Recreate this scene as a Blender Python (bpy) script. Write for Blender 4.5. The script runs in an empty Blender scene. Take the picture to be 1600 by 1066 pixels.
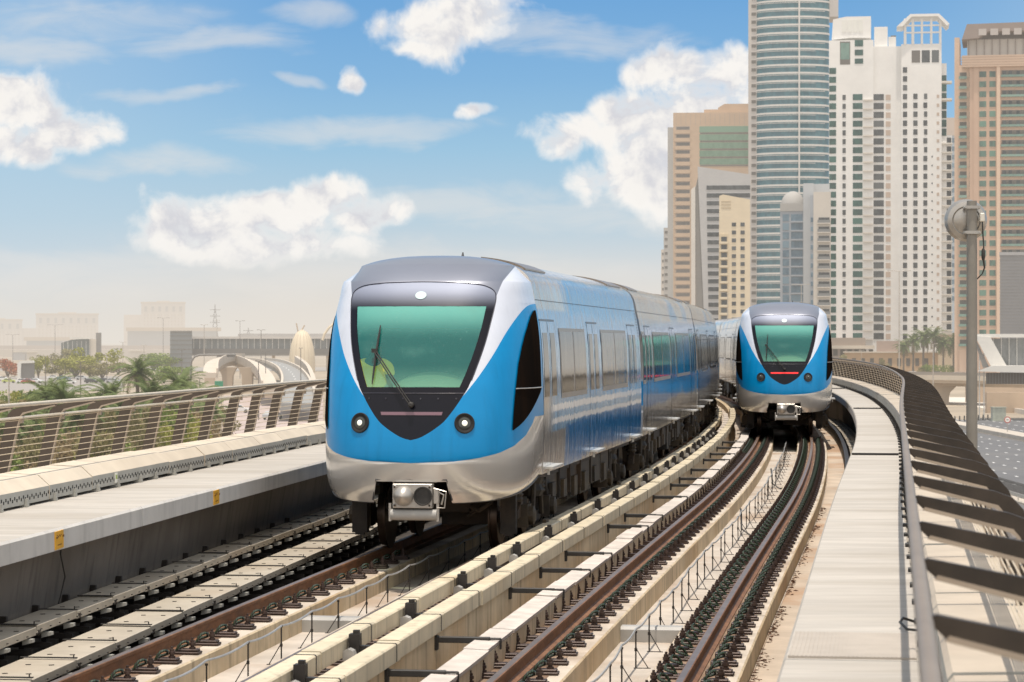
import bpy, bmesh, math, random
from mathutils import Vector, Matrix
random.seed(7)
R = math.radians
scene = bpy.context.scene
COL = scene.collection
CAMZ, F = 2.72, 4000.0
GZ = -10.5                      # street level below the viaduct (rail top is z = 0)

def at(x, y, Y):                # a photograph direction carried out to distance Y
    return Vector(((x - 800) / F * Y, Y, CAMZ - (y - 533) / F * Y))
def gx(x, y):                   # the same, down to street level
    Y = (CAMZ - GZ) * F / (y - 533)
    return Vector(((x - 800) / F * Y, Y, GZ))

# ------------------------------------------------------------------ mesh helper
class MB:
    def __init__(s): s.v = []; s.f = []; s.m = []
    def add(s, vs, fs, mi=0):
        b = len(s.v); s.v += [tuple(v) for v in vs]
        for f in fs: s.f.append(tuple(b + i for i in f)); s.m.append(mi)
    def box(s, c, d, mi=0, rz=0, M=None):
        x, y, z = d[0] / 2, d[1] / 2, d[2] / 2
        vs = [Vector((a, b, e)) for e in (-z, z) for a, b in ((-x, -y), (x, -y), (x, y), (-x, y))]
        if rz: vs = [Matrix.Rotation(rz, 3, 'Z') @ v for v in vs]
        vs = [v + Vector(c) for v in vs]
        if M: vs = [M @ v for v in vs]
        s.add(vs, [(3, 2, 1, 0), (4, 5, 6, 7), (0, 1, 5, 4), (1, 2, 6, 5), (2, 3, 7, 6), (3, 0, 4, 7)], mi)
    def prism(s, poly, a, b, mi=0, fn=None):      # poly (u,v) swept from a to b; fn(u,v,t)->xyz
        n = len(poly)
        vs = [fn(u, v, a) for u, v in poly] + [fn(u, v, b) for u, v in poly]
        fs = [tuple(range(n)), tuple(range(2 * n - 1, n - 1, -1))]
        fs += [(i, i + n, (i + 1) % n + n, (i + 1) % n) for i in range(n)]
        s.add(vs, fs, mi)
    def tube(s, pts, r, mi=0, n=6, caps=True):
        pts = [Vector(p) for p in pts]; k = len(pts); vs = []
        rr = r if isinstance(r, (list, tuple)) else [r] * k
        up = Vector((0, 0, 1)); pu = None
        for i, p in enumerate(pts):
            t = (pts[min(i + 1, k - 1)] - pts[max(i - 1, 0)]).normalized()
            a = t.cross(up)
            if a.length < 1e-3: a = t.cross(Vector((1, 0, 0)))
            a.normalize()
            if pu is not None and a.dot(pu) < 0: a = -a
            pu = a; b = t.cross(a)
            vs += [p + (a * math.cos(2 * math.pi * j / n) + b * math.sin(2 * math.pi * j / n)) * rr[i] for j in range(n)]
        fs = [(i * n + j, i * n + (j + 1) % n, (i + 1) * n + (j + 1) % n, (i + 1) * n + j) for i in range(k - 1) for j in range(n)]
        if caps: fs += [tuple(range(n - 1, -1, -1)), tuple((k - 1) * n + j for j in range(n))]
        s.add(vs, fs, mi)
    def lathe(s, prof, c=(0, 0, 0), mi=0, n=16, M=None, caps=True):   # prof (r,z) about z
        vs = []
        for r, z in prof:
            for j in range(n):
                v = Vector((r * math.cos(2 * math.pi * j / n), r * math.sin(2 * math.pi * j / n), z))
                v = M @ v if M else v
                vs.append(v + Vector(c))
        k = len(prof)
        fs = [(i * n + j, i * n + (j + 1) % n, (i + 1) * n + (j + 1) % n, (i + 1) * n + j) for i in range(k - 1) for j in range(n)]
        if caps: fs += [tuple(range(n - 1, -1, -1)), tuple((k - 1) * n + j for j in range(n))]
        s.add(vs, fs, mi)
    def mesh(s, name, mats, smooth=None, merge=0, bevel=0, fix=True):
        me = bpy.data.meshes.new(name)
        me.from_pydata(s.v, [], s.f)
        for m in (mats if isinstance(mats, (list, tuple)) else [mats]): me.materials.append(m)
        me.polygons.foreach_set('material_index', s.m)
        bm = bmesh.new(); bm.from_mesh(me)
        if merge: bmesh.ops.remove_doubles(bm, verts=bm.verts, dist=merge); bmesh.ops.dissolve_degenerate(bm, edges=bm.edges, dist=1e-5)
        if fix: bmesh.ops.recalc_face_normals(bm, faces=bm.faces)
        if bevel:
            es = [e for e in bm.edges if len(e.link_faces) == 2 and e.calc_face_angle(0) > 0.6]
            bmesh.ops.bevel(bm, geom=es, offset=bevel, segments=1, affect='EDGES', clamp_overlap=True)
        if smooth is not None:
            for f in bm.faces: f.smooth = True
            for e in bm.edges:
                if len(e.link_faces) == 2 and e.calc_face_angle(0) > smooth: e.smooth = False
        bm.to_mesh(me); bm.free(); me.update()
        return me
    def build(s, name, mats, parent=None, loc=None, rz=0, **k):
        o = bpy.data.objects.new(name, s.mesh(name, mats, **k)); COL.objects.link(o)
        if parent: o.parent = parent
        if loc is not None: o.location = loc
        if rz: o.rotation_euler[2] = rz
        return o

def link(name, me, parent=None, loc=None, rz=0, scale=None):
    o = bpy.data.objects.new(name, me); COL.objects.link(o)
    if parent: o.parent = parent
    if loc is not None: o.location = loc
    if rz: o.rotation_euler[2] = rz
    if scale is not None: o.scale = scale
    return o
def empty(name, loc=(0, 0, 0), rz=0, parent=None):
    o = bpy.data.objects.new(name, None); COL.objects.link(o); o.location = loc; o.rotation_euler[2] = rz
    o.empty_display_size = 0.2
    if parent: o.parent = parent
    return o
def tag(o, label=None, cat=None, group=None, kind=None):
    if label: o['label'] = label
    if cat: o['category'] = cat
    if group: o['group'] = group
    if kind: o['kind'] = kind
    return o
def copy_tree(o, parent=None):
    c = o.copy(); COL.objects.link(c); c.parent = parent
    for ch in list(o.children): copy_tree(ch, c)
    return c

# ------------------------------------------------------------------ material helper
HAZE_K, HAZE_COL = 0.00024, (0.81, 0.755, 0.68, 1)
class NT:
    def __init__(s, nt): s.nt = nt
    def n(s, t, **k):
        x = s.nt.nodes.new(t)
        for a, b in k.items(): setattr(x, a, b)
        return x
    def set(s, sock, v):
        if isinstance(v, bpy.types.NodeSocket): s.nt.links.new(v, sock)
        else: sock.default_value = v
    def m(s, op, a, b=None, c=None, clamp=False):
        x = s.n('ShaderNodeMath', operation=op); x.use_clamp = clamp
        s.set(x.inputs[0], a)
        if b is not None: s.set(x.inputs[1], b)
        if c is not None: s.set(x.inputs[2], c)
        return x.outputs[0]
    def vm(s, op, a, b=None):
        x = s.n('ShaderNodeVectorMath', operation=op); s.set(x.inputs[0], a)
        if b is not None: s.set(x.inputs[1], b)
        return x.outputs['Value'] if op in ('DOT_PRODUCT', 'LENGTH') else x.outputs[0]
    def noise(s, vec, scale, detail=4, rough=.55, dist=0):
        x = s.n('ShaderNodeTexNoise'); s.set(x.inputs['Vector'], vec); x.inputs['Scale'].default_value = scale
        x.inputs['Detail'].default_value = detail; x.inputs['Roughness'].default_value = rough; x.inputs['Distortion'].default_value = dist
        return x.outputs['Fac']
    def ss(s, x, lo, hi, a=0., b=1.):
        q = s.n('ShaderNodeMapRange', interpolation_type='SMOOTHSTEP')
        s.set(q.inputs[0], x)
        for i, v in enumerate((lo, hi, a, b)): s.set(q.inputs[i + 1], v)
        return q.outputs[0]
    def mix(s, f, a, b, blend='MIX'):
        q = s.n('ShaderNodeMix', data_type='RGBA', blend_type=blend)
        s.set(q.inputs[0], f); s.set(q.inputs[6], a); s.set(q.inputs[7], b)
        return q.outputs[2]
    def mul(s, vec, xyz):
        return s.vm('MULTIPLY', vec, xyz)

def c4(c): return (c[0], c[1], c[2], 1)
def newmat(name):
    m = bpy.data.materials.new(name); m.use_nodes = True; m.node_tree.nodes.clear()
    return m, NT(m.node_tree)
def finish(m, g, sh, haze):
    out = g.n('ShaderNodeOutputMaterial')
    if haze:        # aerial perspective: haze glow mixed into the surface itself, growing with distance
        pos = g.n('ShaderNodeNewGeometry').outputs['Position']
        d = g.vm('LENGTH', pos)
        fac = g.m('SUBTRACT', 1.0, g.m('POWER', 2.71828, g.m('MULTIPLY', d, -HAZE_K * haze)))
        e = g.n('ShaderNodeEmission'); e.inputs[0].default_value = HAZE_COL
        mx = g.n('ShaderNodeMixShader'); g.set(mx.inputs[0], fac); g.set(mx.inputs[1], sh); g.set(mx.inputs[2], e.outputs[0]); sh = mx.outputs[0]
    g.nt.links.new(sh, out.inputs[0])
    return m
def mat(name, col, rough=.6, metal=0, var=.12, scale=2.0, col2=None, amt=.5, streak=0, bump=0, haze=0, obj=False, spec=.5, coat=0, emit=0, bscale=None, stretch=(1, 1, 1), fac2=None):
    m, g = newmat(name)
    if obj: pos = g.n('ShaderNodeTexCoord').outputs['Object']
    else: pos = g.n('ShaderNodeNewGeometry').outputs['Position']
    p = g.mul(pos, stretch) if stretch != (1, 1, 1) else pos
    c = g.mix(g.ss(g.noise(p, scale, 6, .62), .3, .7), c4([x * (1 - var) for x in col]), c4([min(1, x * (1 + var)) for x in col]))
    if col2: c = g.mix(g.m('MULTIPLY', g.ss(g.noise(p, scale * .27, 5, .6), *(fac2 or (.45, .68))), amt), c, c4(col2))
    if streak:
        st = g.noise(g.mul(pos, (5, 5, .35)), 1.3, 5, .65)
        c = g.mix(g.m('MULTIPLY', g.ss(st, .48, .72), streak), c, c4([x * .35 for x in col]))
    b = g.n('ShaderNodeBsdfPrincipled'); g.set(b.inputs['Base Color'], c)
    b.inputs['Roughness'].default_value = rough; b.inputs['Metallic'].default_value = metal
    b.inputs['Specular IOR Level'].default_value = spec; b.inputs['Coat Weight'].default_value = coat
    if emit: b.inputs['Emission Color'].default_value = c4(col); b.inputs['Emission Strength'].default_value = emit
    if bump:
        bp = g.n('ShaderNodeBump'); bp.inputs['Strength'].default_value = bump; bp.inputs['Distance'].default_value = .02
        g.set(bp.inputs['Height'], g.noise(p, bscale or scale * 9, 5, .6)); g.set(b.inputs['Normal'], bp.outputs[0])
    return finish(m, g, b.outputs[0], haze)

CONC = mat('concrete', (.50, .435, .36), .85, var=.18, scale=2.2, col2=(.30, .215, .15), amt=.7, bump=.25)
CONC_SIDE = mat('concrete_side', (.55, .45, .31), .85, var=.18, scale=1.2, col2=(.44, .29, .14), amt=.6, streak=.75, bump=.25)
CONC_RED = mat('concrete_floor', (.46, .41, .355), .88, var=.14, scale=1.6, col2=(.31, .215, .14), amt=.7, bump=.3)
BED_TAN = mat('bed_tan', (.47, .39, .31), .9, var=.16, scale=1.0, col2=(.36, .22, .13), amt=.75, bump=.3, fac2=(.48, .62))
WALKM = mat('walkway_concrete', (.435, .405, .365), .8, var=.12, scale=1.5, col2=(.33, .295, .25), amt=.6, bump=.15, stretch=(.5, 3, 1))
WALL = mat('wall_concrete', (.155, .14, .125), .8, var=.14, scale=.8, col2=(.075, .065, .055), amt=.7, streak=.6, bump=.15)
FASC = mat('fascia_concrete', (.58, .56, .53), .8, var=.07, scale=1.4, streak=.25, bump=.1)
CREAM = mat('cream_cover', (.60, .52, .375), .6, var=.09, scale=2.2, col2=(.44, .31, .16), amt=.5, streak=.5, fac2=(.55, .75))
TRAYM = mat('tray_cover', (.43, .385, .315), .6, var=.10, scale=2.0, col2=(.38, .31, .23), amt=.6, bump=.1)
TRUNK = mat('trunking_cover', (.62, .54, .43), .6, var=.08, scale=1.5, col2=(.52, .44, .34), amt=.6)
TRUNKF = mat('trunking_face', (.42, .415, .38), .55, var=.08, scale=3, metal=.2)
CURB = mat('trough_lid', (.56, .505, .455), .8, var=.14, scale=4, col2=(.42, .38, .34), amt=.5, bump=.4)
BLACK = mat('black_gap', (.012, .011, .010), .8, var=.1)
RUBBER = mat('dark_rubber', (.03, .028, .026), .6, var=.2, scale=8)
CLIPM = mat('clip_iron', (.055, .035, .028), .5, var=.3, scale=12, metal=.3)
RUST = mat('rail_rust', (.22, .105, .05), .6, var=.25, scale=6, col2=(.13, .06, .03), amt=.7, metal=.2, stretch=(1, 1, 3))
STEEL = mat('rail_steel', (.34, .25, .20), .40, metal=.9, var=.15, scale=3)
GALV = mat('galvanised', (.45, .44, .42), .45, metal=.6, var=.12, scale=6)
HANDL = mat('handrail_pale', (.60, .53, .43), .45, metal=.1, var=.06, scale=4)
TRUNKR = mat('trunking_tan', (.47, .405, .325), .65, var=.10, scale=1.5, col2=(.38, .31, .24), amt=.6)
STAIN = mat('brake_dust', (.155, .095, .06), .9, var=.35, scale=5, col2=(.30, .215, .15), amt=.85, fac2=(.40, .62))
HANDM = mat('handrail_steel', (.23, .185, .145), .45, metal=.12, var=.08, scale=4)  # right handrail darkened all along, standing in for shade on its near end
POSTM = mat('post_paint', (.036, .027, .020), .42, var=.3, scale=5, spec=.4)
POSTB = mat('post_brown', (.08, .06, .045), .5, var=.15, scale=3)
POSTD = mat('post_edge_dark', (.20, .155, .115), .5, var=.1, scale=3)
POSTE = mat('post_edge_lit', (.36, .295, .23), .5, var=.1, scale=3)  # pale flange colour has the sunlight on the post edges painted in
YEL = mat('yellow_plate', (.72, .38, .03), .55, var=.12, scale=9)
WIRE = mat('wire_steel', (.62, .52, .38), .5, metal=.1, var=.05)
DARK = mat('dark_steel', (.035, .03, .027), .5, var=.25, scale=6, metal=.3)
PIPE = mat('grey_pipe', (.36, .35, .33), .5, var=.1)

# ------------------------------------------------------------------ track alignment
KN = [(-20, .142), (11, .144), (23, .144), (34, .150), (41, .150), (51, .136), (63, .124), (74, .109), (91, .079), (114, .04), (150, -.03), (183, -.085), (228, -.15), (320, -.26)]
def slope(Y):
    for (a, p), (b, q) in zip(KN, KN[1:]):
        if Y <= b:
            t = max(0, (Y - a) / (b - a)); t = t * t * (3 - 2 * t) * .4 + t * .6
            return p + (q - p) * t
    return KN[-1][1]
DY = .25
XS = [0.0]
for i in range(1, int(340 / DY)): XS.append(XS[-1] + slope(-20 + (i - .5) * DY) * DY)
def _x(Y):
    t = (Y + 20) / DY; i = min(max(int(t), 0), len(XS) - 2)
    return XS[i] + (XS[i + 1] - XS[i]) * (t - i)
X0 = (1.34 - .76) - _x(20.46)
def P(Y, o=0, z=0):             # a point on the right track's centre line, o metres to its right
    m = slope(Y); k = math.hypot(1, m)
    return Vector((_x(Y) + X0 + o / k, Y - o * m / k, z))
def yaw(Y): return -math.atan(slope(Y))
LT = -3.44                        # centre of the left track
def oL(Y):                       # edge of the left walkway
    v = -5.32 - .0364 * (Y - 22.3)
    return max(-6.05, min(-5.1, v))
oR = 1.80
def sweep(mb, prof, Y0, Y1, step=.6, mi=0, off=None, caps=True, em=None, closed=True):
    n = max(1, int(round((Y1 - Y0) / step))); k = len(prof); vs = []
    for i in range(n + 1):
        Y = Y0 + (Y1 - Y0) * i / n; o0 = off(Y) if off else 0
        vs += [P(Y, o0 + o, z) for o, z in prof]
    b = len(mb.v); mb.v += [tuple(v) for v in vs]
    for i in range(n):
        for j in range(k if closed else k - 1):
            mb.f.append((b + i * k + j, b + i * k + (j + 1) % k, b + (i + 1) * k + (j + 1) % k, b + (i + 1) * k + j)); mb.m.append(em[j] if em else mi)
    if caps and closed:
        mb.f.append(tuple(b + j for j in range(k))); mb.m.append(em[0] if em else mi)
        mb.f.append(tuple(b + n * k + j for j in range(k - 1, -1, -1))); mb.m.append(em[0] if em else mi)
def rect(o0, o1, z0, z1): return [(o0, z0), (o1, z0), (o1, z1), (o0, z1)]
# ================================================================== VIADUCT (setting)
def struct(mb, name, mats, **k): return tag(mb.build(name, mats, **k), kind='structure')
YA, YB = 3.0, 200.0
m = MB()                                              # deck slab and box girder
sweep(m, [(oL(30) - 2.35, -.42), (oL(30) - 2.35, -.85), (-4.6, -1.1), (-3.6, -2.6), (1.0, -2.6), (2.0, -1.1), (3.45, -.85), (3.45, -.42)], YA, YB, 2.0)
struct(m, 'viaduct_deck', [CONC])
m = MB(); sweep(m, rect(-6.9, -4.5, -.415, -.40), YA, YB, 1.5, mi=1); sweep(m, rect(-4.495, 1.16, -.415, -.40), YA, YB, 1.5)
struct(m, 'track_floor', [CONC_RED, mat('void_shade_floor', (.045, .038, .032), .9, var=.3, scale=3)])  # strip under the left trays near black, shade of the void painted in
m = MB(); sweep(m, rect(1.17, 2.6, -.415, -.385), YA, YB, 1.5); struct(m, 'floor_strip', [BED_TAN])

def plinth(o0, o1, zt, joints, name='rail_plinth', em=None, mats=(CONC, CONC_SIDE)):
    m = MB(); e = [YA] + joints + [YB]
    for a, b in zip(e, e[1:]):
        sweep(m, [(o0, -.41), (o1, -.41), (o1, zt - .015), (o1 - .015, zt), (o0 + .015, zt), (o0, zt - .015)], a + .02, b - .02, 1.2, em=[1, 1, 1, 0, 1, 1])
    return struct(m, name, list(mats))
plinth(-4.50, -3.80, -.16, [14, 20.9, 26.3, 36.5, 50, 64, 78])
plinth(-3.05, -2.30, -.16, [15, 27.0, 38, 51, 65])
plinth(-1.005, -.33, -.16, [16, 27.3, 37.0, 50.5, 62, 75])
plinth(.36, 1.15, -.16, [13.5, 27.0, 37.7, 49, 61, 74])
m = MB(); e = [YA] + [8 + 1.55 * i for i in range(58)]; random.seed(3)
for a, b in zip(e, e[1:]):                              # cable trough between the tracks with its lids
    dz = random.uniform(-.012, .012); do = random.uniform(-.012, .012)
    sweep(m, [(-1.23 + do, .02 + dz), (-1.012 + do, .015 + dz), (-1.005 + do, .05 + dz), (-1.22 + do, .06 + dz)], a + .008, b - .008, 1.0, mi=1)
sweep(m, rect(-1.215, -1.02, -.41, .012), YA, 100, 1.2, mi=0)
struct(m, 'cable_trough', [CONC_SIDE, CURB])
m = MB()
sweep(m, rect(-1.745, -1.59, -.41, .10), YA, 120, 1.2); struct(m, 'rail_wall', [CONC_SIDE])
m = MB(); sweep(m, rect(-2.26, -1.75, -.41, -.10), YA, 120, 1.2); struct(m, 'centre_plinth', [CONC])

# left and right walkways with their retaining walls
m = MB()
for a, b in ((YA, 26.6), (26.6, 42), (42, 60), (60, 90), (90, 150)):
    sweep(m, [(0, .74), (0, .925), (-.02, .95), (-2.35, .95), (-2.35, .74)], a + .006, b - .006, 1.0, off=oL, em=[1, 1, 0, 0, 1])
struct(m, 'left_walkway', [WALKM, FASC])
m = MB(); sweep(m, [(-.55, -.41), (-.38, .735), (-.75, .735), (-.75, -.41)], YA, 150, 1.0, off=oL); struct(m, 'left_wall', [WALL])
m = MB(); e = [YA, 14.5, 40, 67, 95, 150]
for a, b in zip(e, e[1:]):
    sweep(m, [(1.80, .74), (2.57, .74), (2.57, .95), (1.82, .95), (1.80, .925)], a + .012, b - .012, 1.0, em=[1, 1, 0, 0, 1])
sweep(m, rect(2.572, 3.45, .60, .80), YA, 150, 1.0, mi=0)
for Y in (40, 67, 95): sweep(m, rect(1.83, 2.55, .952, .982), Y, Y + .06, .06, mi=3)  # raised joint lips, coloured dark for their shaded front faces
for Y in (14.5,):
    sweep(m, rect(1.83, 2.54, .951, .962), Y + .06, Y + 1.25, .4, mi=2)
    for i in range(30): sweep(m, rect(1.83 + i * .0237, 1.84 + i * .0237, .963, .9645), Y + .06, Y + 1.25, 1.2, mi=2)
struct(m, 'right_walkway', [WALKM, FASC, mat('ridged_plate', (.42, .375, .325), .7, var=.08), RUBBER])
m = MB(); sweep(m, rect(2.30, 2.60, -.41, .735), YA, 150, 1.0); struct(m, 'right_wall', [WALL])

# ================================================================== RUNNING RAILS
RP = [(-.07, -.155), (.07, -.155), (.07, -.14), (.012, -.12), (.012, -.045), (.036, -.032), (.036, -.006), (.028, 0), (-.028, 0), (-.036, -.006), (-.036, -.032), (-.012, -.045), (-.012, -.12), (-.07, -.14)]
RE = [0] * 7 + [1] + [0] * 6
for o, lab in ((LT - .75, 'rusty brown outer rail of the left track, beside two cable trays'), (LT + .75, 'rail of the left track hidden along the cream conductor cover'),
               (-.75, 'rusty running rail beside the pale trough lids, right track'), (.75, 'polished running rail of the right track nearest the right walkway')):
    m = MB(); sweep(m, [(o + a, b) for a, b in RP], YA, 190, .8, em=RE)
    tag(m.build('running_rail', [RUST, STEEL], smooth=.5), lab, 'rail', 'running rails')

m = MB()
for o, w_ in ((-.75, .27), (.75, .29), (LT - .75, .20), (LT + .75, .25)): sweep(m, [(o - w_, -.1565), (o + w_, -.1565)], YA, 110, .7, closed=False)
struct(m, 'dust_stain', [STAIN], fix=False)
# ================================================================== RAIL FASTENERS
gm, g = newmat('clip_spring')
w = g.n('ShaderNodeTexWave'); w.inputs['Scale'].default_value = 16; w.inputs['Distortion'].default_value = 2
g.set(w.inputs['Vector'], g.n('ShaderNodeTexCoord').outputs['Object'])
b = g.n('ShaderNodeBsdfPrincipled'); g.set(b.inputs['Base Color'], g.mix(g.ss(w.outputs['Fac'], .6, .85), (.012, .014, .012, 1), (.035, .075, .035, 1))); b.inputs['Roughness'].default_value = .4
SPRING = finish(gm, g, b.outputs[0], 0)
pl = MB(); pl.box((.17, 0, .012), (.24, .15, .024)); pl.box((.19, 0, .036), (.17, .115, .022)); pl.box((.075, 0, .02), (.06, .12, .04))
bo = MB(); bo.lathe([(.032, 0), (.032, .02), (.02, .02), (.02, .035), (.03, .035), (.03, .06), (.022, .062), (.022, .082), (.012, .084), (.012, .105)], n=8)
sp = MB()
sp.tube([(.03, -.055, .005), (.05, -.055, .045), (.075, -.045, .075), (.105, -.02, .085), (.12, .015, .075), (.115, .04, .05), (.085, .052, .04), (.05, .045, .03), (.02, .03, .01)], .0135, n=6)
PLM = pl.mesh('base_plate', CLIPM, bevel=.006); BOM = bo.mesh('bolt', CLIPM); SPM = sp.mesh('spring', SPRING, smooth=1)
allm = MB()
for a, z in ((pl, 0), ): allm.v += a.v; allm.f += a.f; allm.m += a.m
def appd(dst, src, off, mi):
    b = len(dst.v); dst.v += [(v[0] + off[0], v[1] + off[1], v[2] + off[2]) for v in src.v]; dst.f += [tuple(i + b for i in f) for f in src.f]; dst.m += [mi] * len(src.f)
appd(allm, bo, (.215, .0, .045), 0); appd(allm, sp, (.05, 0, .03), 1)
ONE = allm.mesh('rail_clip', [CLIPM, SPRING])
two = MB(); appd(two, pl, (0, 0, 0), 0); appd(two, bo, (.215, .0, .045), 0); TWO = two.mesh('rail_clip_plain', [CLIPM])
far = MB(); rows = [(LT - .75, 1, 15.5, 33.5, 'rail clip on the plinth along the left track, by the sagging cable'),
    (-.75, -1, 15.6, 64, 'rail clip between the trough lids and the rusty rail of the right track'), (-.75, 1, 15.9, 64, 'rail clip with coiled spring on the inner side of the rusty right track rail'),
    (.75, -1, 15.7, 64, 'rail clip on the inner side of the polished right track rail'), (.75, 1, 16.0, 64, 'rail clip with coiled spring outside the polished right track rail'), (LT + .75, 1, 19, 31, 'low rail clip beside the first cream conductor cover')]
EX = RP
for o, sd, a, b_, lab in rows:
    Y = a; k = 0
    while Y < 80:
        rz = yaw(Y) + (math.pi if sd < 0 else 0) + random.uniform(-.03, .03)
        loc = P(Y, o + sd * .055, -.156)
        gone = (o == .75 or o == -.75) and Y > 64
        if Y < b_:
            if Y < 17.2 : pass
            elif Y < 33:
                t = tag(empty('rail_clip', loc, rz), lab, 'rail clip', 'rail clips ' + lab[10:40].strip())
                link('base_plate', PLM, t); link('bolt', BOM, t, (.215, 0, .045))
                if not (o == -.75 and sd < 0): link('spring', SPM, t, (.05, 0, .03))
            else: tag(link('rail_clip', TWO if (o == -.75 and sd < 0) else ONE, None, loc, rz), lab, 'rail clip', 'rail clips ' + lab[10:40].strip())
        elif gone and Y < 74:
            M_ = Matrix.Translation(loc) @ Matrix.Rotation(rz, 4, 'Z'); bb = len(far.v)
            far.v += [tuple(M_ @ Vector(v)) for v in allm.v]; far.f += [tuple(i + bb for i in f) for f in allm.f]; far.m += allm.m
        Y += .68 if o != .75 else .62; k += 1
tag(far.build('distant_rail_clips', [CLIPM, SPRING]), 'far rail clips under the oncoming train', 'rail clips', kind='stuff')

# ================================================================== CONDUCTOR RAIL COVERS
def conductor(o0, o1, zt, lab, ph, ins):
    t = tag(empty('conductor_rail', P(20, (o0 + o1) / 2, 0)), lab, 'conductor rail', 'cream conductor rails between the tracks')
    base = t.location.copy(); Y = 11 + ph
    while Y < 92:
        m = MB(); L = 2.15
        dz = random.uniform(-.006, .006); do = random.uniform(-.006, .006)
        pr = [(o0, zt - .15), (o1, zt - .15), (o1, zt - .012), (o1 - .012, zt), (o0 + .012, zt), (o0, zt - .012)]
        pr = [(a + do, b + dz) for a, b in pr]
        sweep(m, pr, Y + .012, Y + L - .012, 1.08)
        sweep(m, [(a + (.004 if a > (o0 + o1) / 2 else -.004), b + .004) for a, b in pr], Y + L - .19, Y + L - .17, 1, mi=1)
        m.v = [tuple(Vector(v) - base) for v in m.v]
        m.build('cover', [CREAM, RUBBER], t); Y += L
    if ins:
        for Y in ins:
            m = MB(); M_ = Matrix.Translation(P(Y, o1 + .10, 0) - base) @ Matrix.Rotation(yaw(Y), 4, 'Z')
            m.box((-.04, 0, .17), (.09, .10, .26), M=M_); m.box((.03, .02, .10), (.10, .08, .20), M=M_); m.box((-.03, .0, .31), (.05, .05, .04), M=M_)
            for k in range(4): m.lathe([(.055, 0), (.03, .012), (.055, .024)], mi=1, n=8, M=M_ @ Matrix.Translation((-.06, -.09 - k * .03, .14)) @ Matrix.Rotation(R(90), 4, 'X'))
            m.box((.10, .03, .06), (.05, .04, .03), mi=2, M=M_); m.box((.10, -.04, .12), (.03, .03, .05), mi=2, M=M_)
            m.build('insulator_bracket', [DARK, GALV, TRUNK], t)
    return t
conductor(-2.20, -2.02, .27, 'farther of two parallel cream conductor covers, with dark insulator brackets', .3, [18.9, 20.9, 23.4, 26.3, 28.3, 30.2, 33.0, 35.6, 38.5, 41, 43.6, 46, 48.4, 51, 53, 55.4, 57.6, 60, 62, 64.4, 67, 69, 71])
conductor(-1.735, -1.545, .27, 'nearer of two parallel cream conductor covers, above the low beige wall', 1.1, None)
m = MB(); e = [YA] + [9 + 2.15 * i for i in range(40)]
for a, b in zip(e, e[1:]): sweep(m, rect(-1.96, -1.80, .06, .10), a + .02, b - .35, 1.0)
tag(m.build('duct_strip', [CURB]), 'pale narrow duct lying between the two cream conductor covers', 'cable duct')

# black arms across the gutter, drain beams
AY = [18.2, 20.3, 22.6, 27.1, 29.5, 31.8, 36.5, 38.8, 43.4, 47, 49.2, 52.6, 57, 60, 63.5, 67]
am = MB(); am.box((.24, 0, .03), (.50, .055, .055)); am.box((0, 0, .0), (.05, .07, .13)); am.box((.49, 0, .043), (.20, .03, .02)); am.box((.585, 0, .0), (.02, .03, .10))
AMM = am.mesh('gutter_arm', RUBBER, bevel=.006)
for Y in AY:
    tag(link('gutter_arm', AMM, None, P(Y, -1.585, .03), yaw(Y)), 'black arm spanning the gutter from beige wall to trough lid', 'bracket', 'black arms across the gutter')
for o0, o1, Y, lab in ((-3.80, -3.05, 27.0, 'grey drain beam lying between the rails of the left track'), (-1.59, -1.22, 24.6, 'grey drain beam crossing the narrow gutter'), (-.33, .36, 26.6, 'wide grey drain beam between the rails of the right track')):
    m = MB(); k = [(a, b) for a, b in ((-.09, -.40), (.09, -.40), (.09, -.27), (.06, -.24), (-.06, -.24), (-.09, -.27))]
    m.prism(k, o0, o1, fn=lambda u, v, t: P(Y + u * 1.3, t, v)); tag(m.build('drain_beam', [PIPE]), lab, 'drain beam')

# ================================================================== CABLE ON THIN POSTS BETWEEN THE RAILS
st = MB(); st.tube([(0, 0, 0), (0, 0, .36)], .008, n=5); st.lathe([(.014, .17), (.014, .20)], n=6); st.lathe([(.014, .35), (.014, .37)], n=6)
br = MB(); br.tube([(0, 0, .20), (.12, -.02, .0)], .005, n=5); br.tube([(-.02, 0, .004), (.14, -.02, .004)], .006, n=5)
STM = st.mesh('upright', DARK); BRM = br.mesh('brace', DARK)
def cable_line(oc, Y0, Y1, lab1, lab2, grp, stp, mirror):
    Y = Y0; pts = []
    while Y < Y1:
        rz = yaw(Y) + random.uniform(-.15, .15); o = oc + random.uniform(-.02, .02)
        t = tag(empty('cable_stand', P(Y, o, -.4), rz), lab1, 'cable stand', grp); t.scale = (-1 if mirror else 1, 1, random.uniform(.94, 1.04))
        link('upright', STM, t); link('brace', BRM, t)
        pts.append(P(Y, o, -.4 + .375)); Y += stp
    full = []
    for a, b in zip(pts, pts[1:]):
        for i in range(5):
            u = i / 5; q = a.lerp(b, u); q.z -= .10 * u * (1 - u); full.append(q)
    m = MB(); m.tube(full, .011, n=6); tag(m.build('sagging_cable', [GALV], smooth=1), lab2, 'cable')
cable_line(LT + .06, 16.2, 45, 'thin braced stand holding the cable between the left track rails', 'grey cable sagging from stand to stand inside the left track', 'cable stands in the left track', 1.33, True)
cable_line(.05, 16.6, 71, 'thin braced stand holding the cable between the right track rails', 'grey cable sagging from stand to stand inside the right track', 'cable stands in the right track', 1.30, False)
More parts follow.
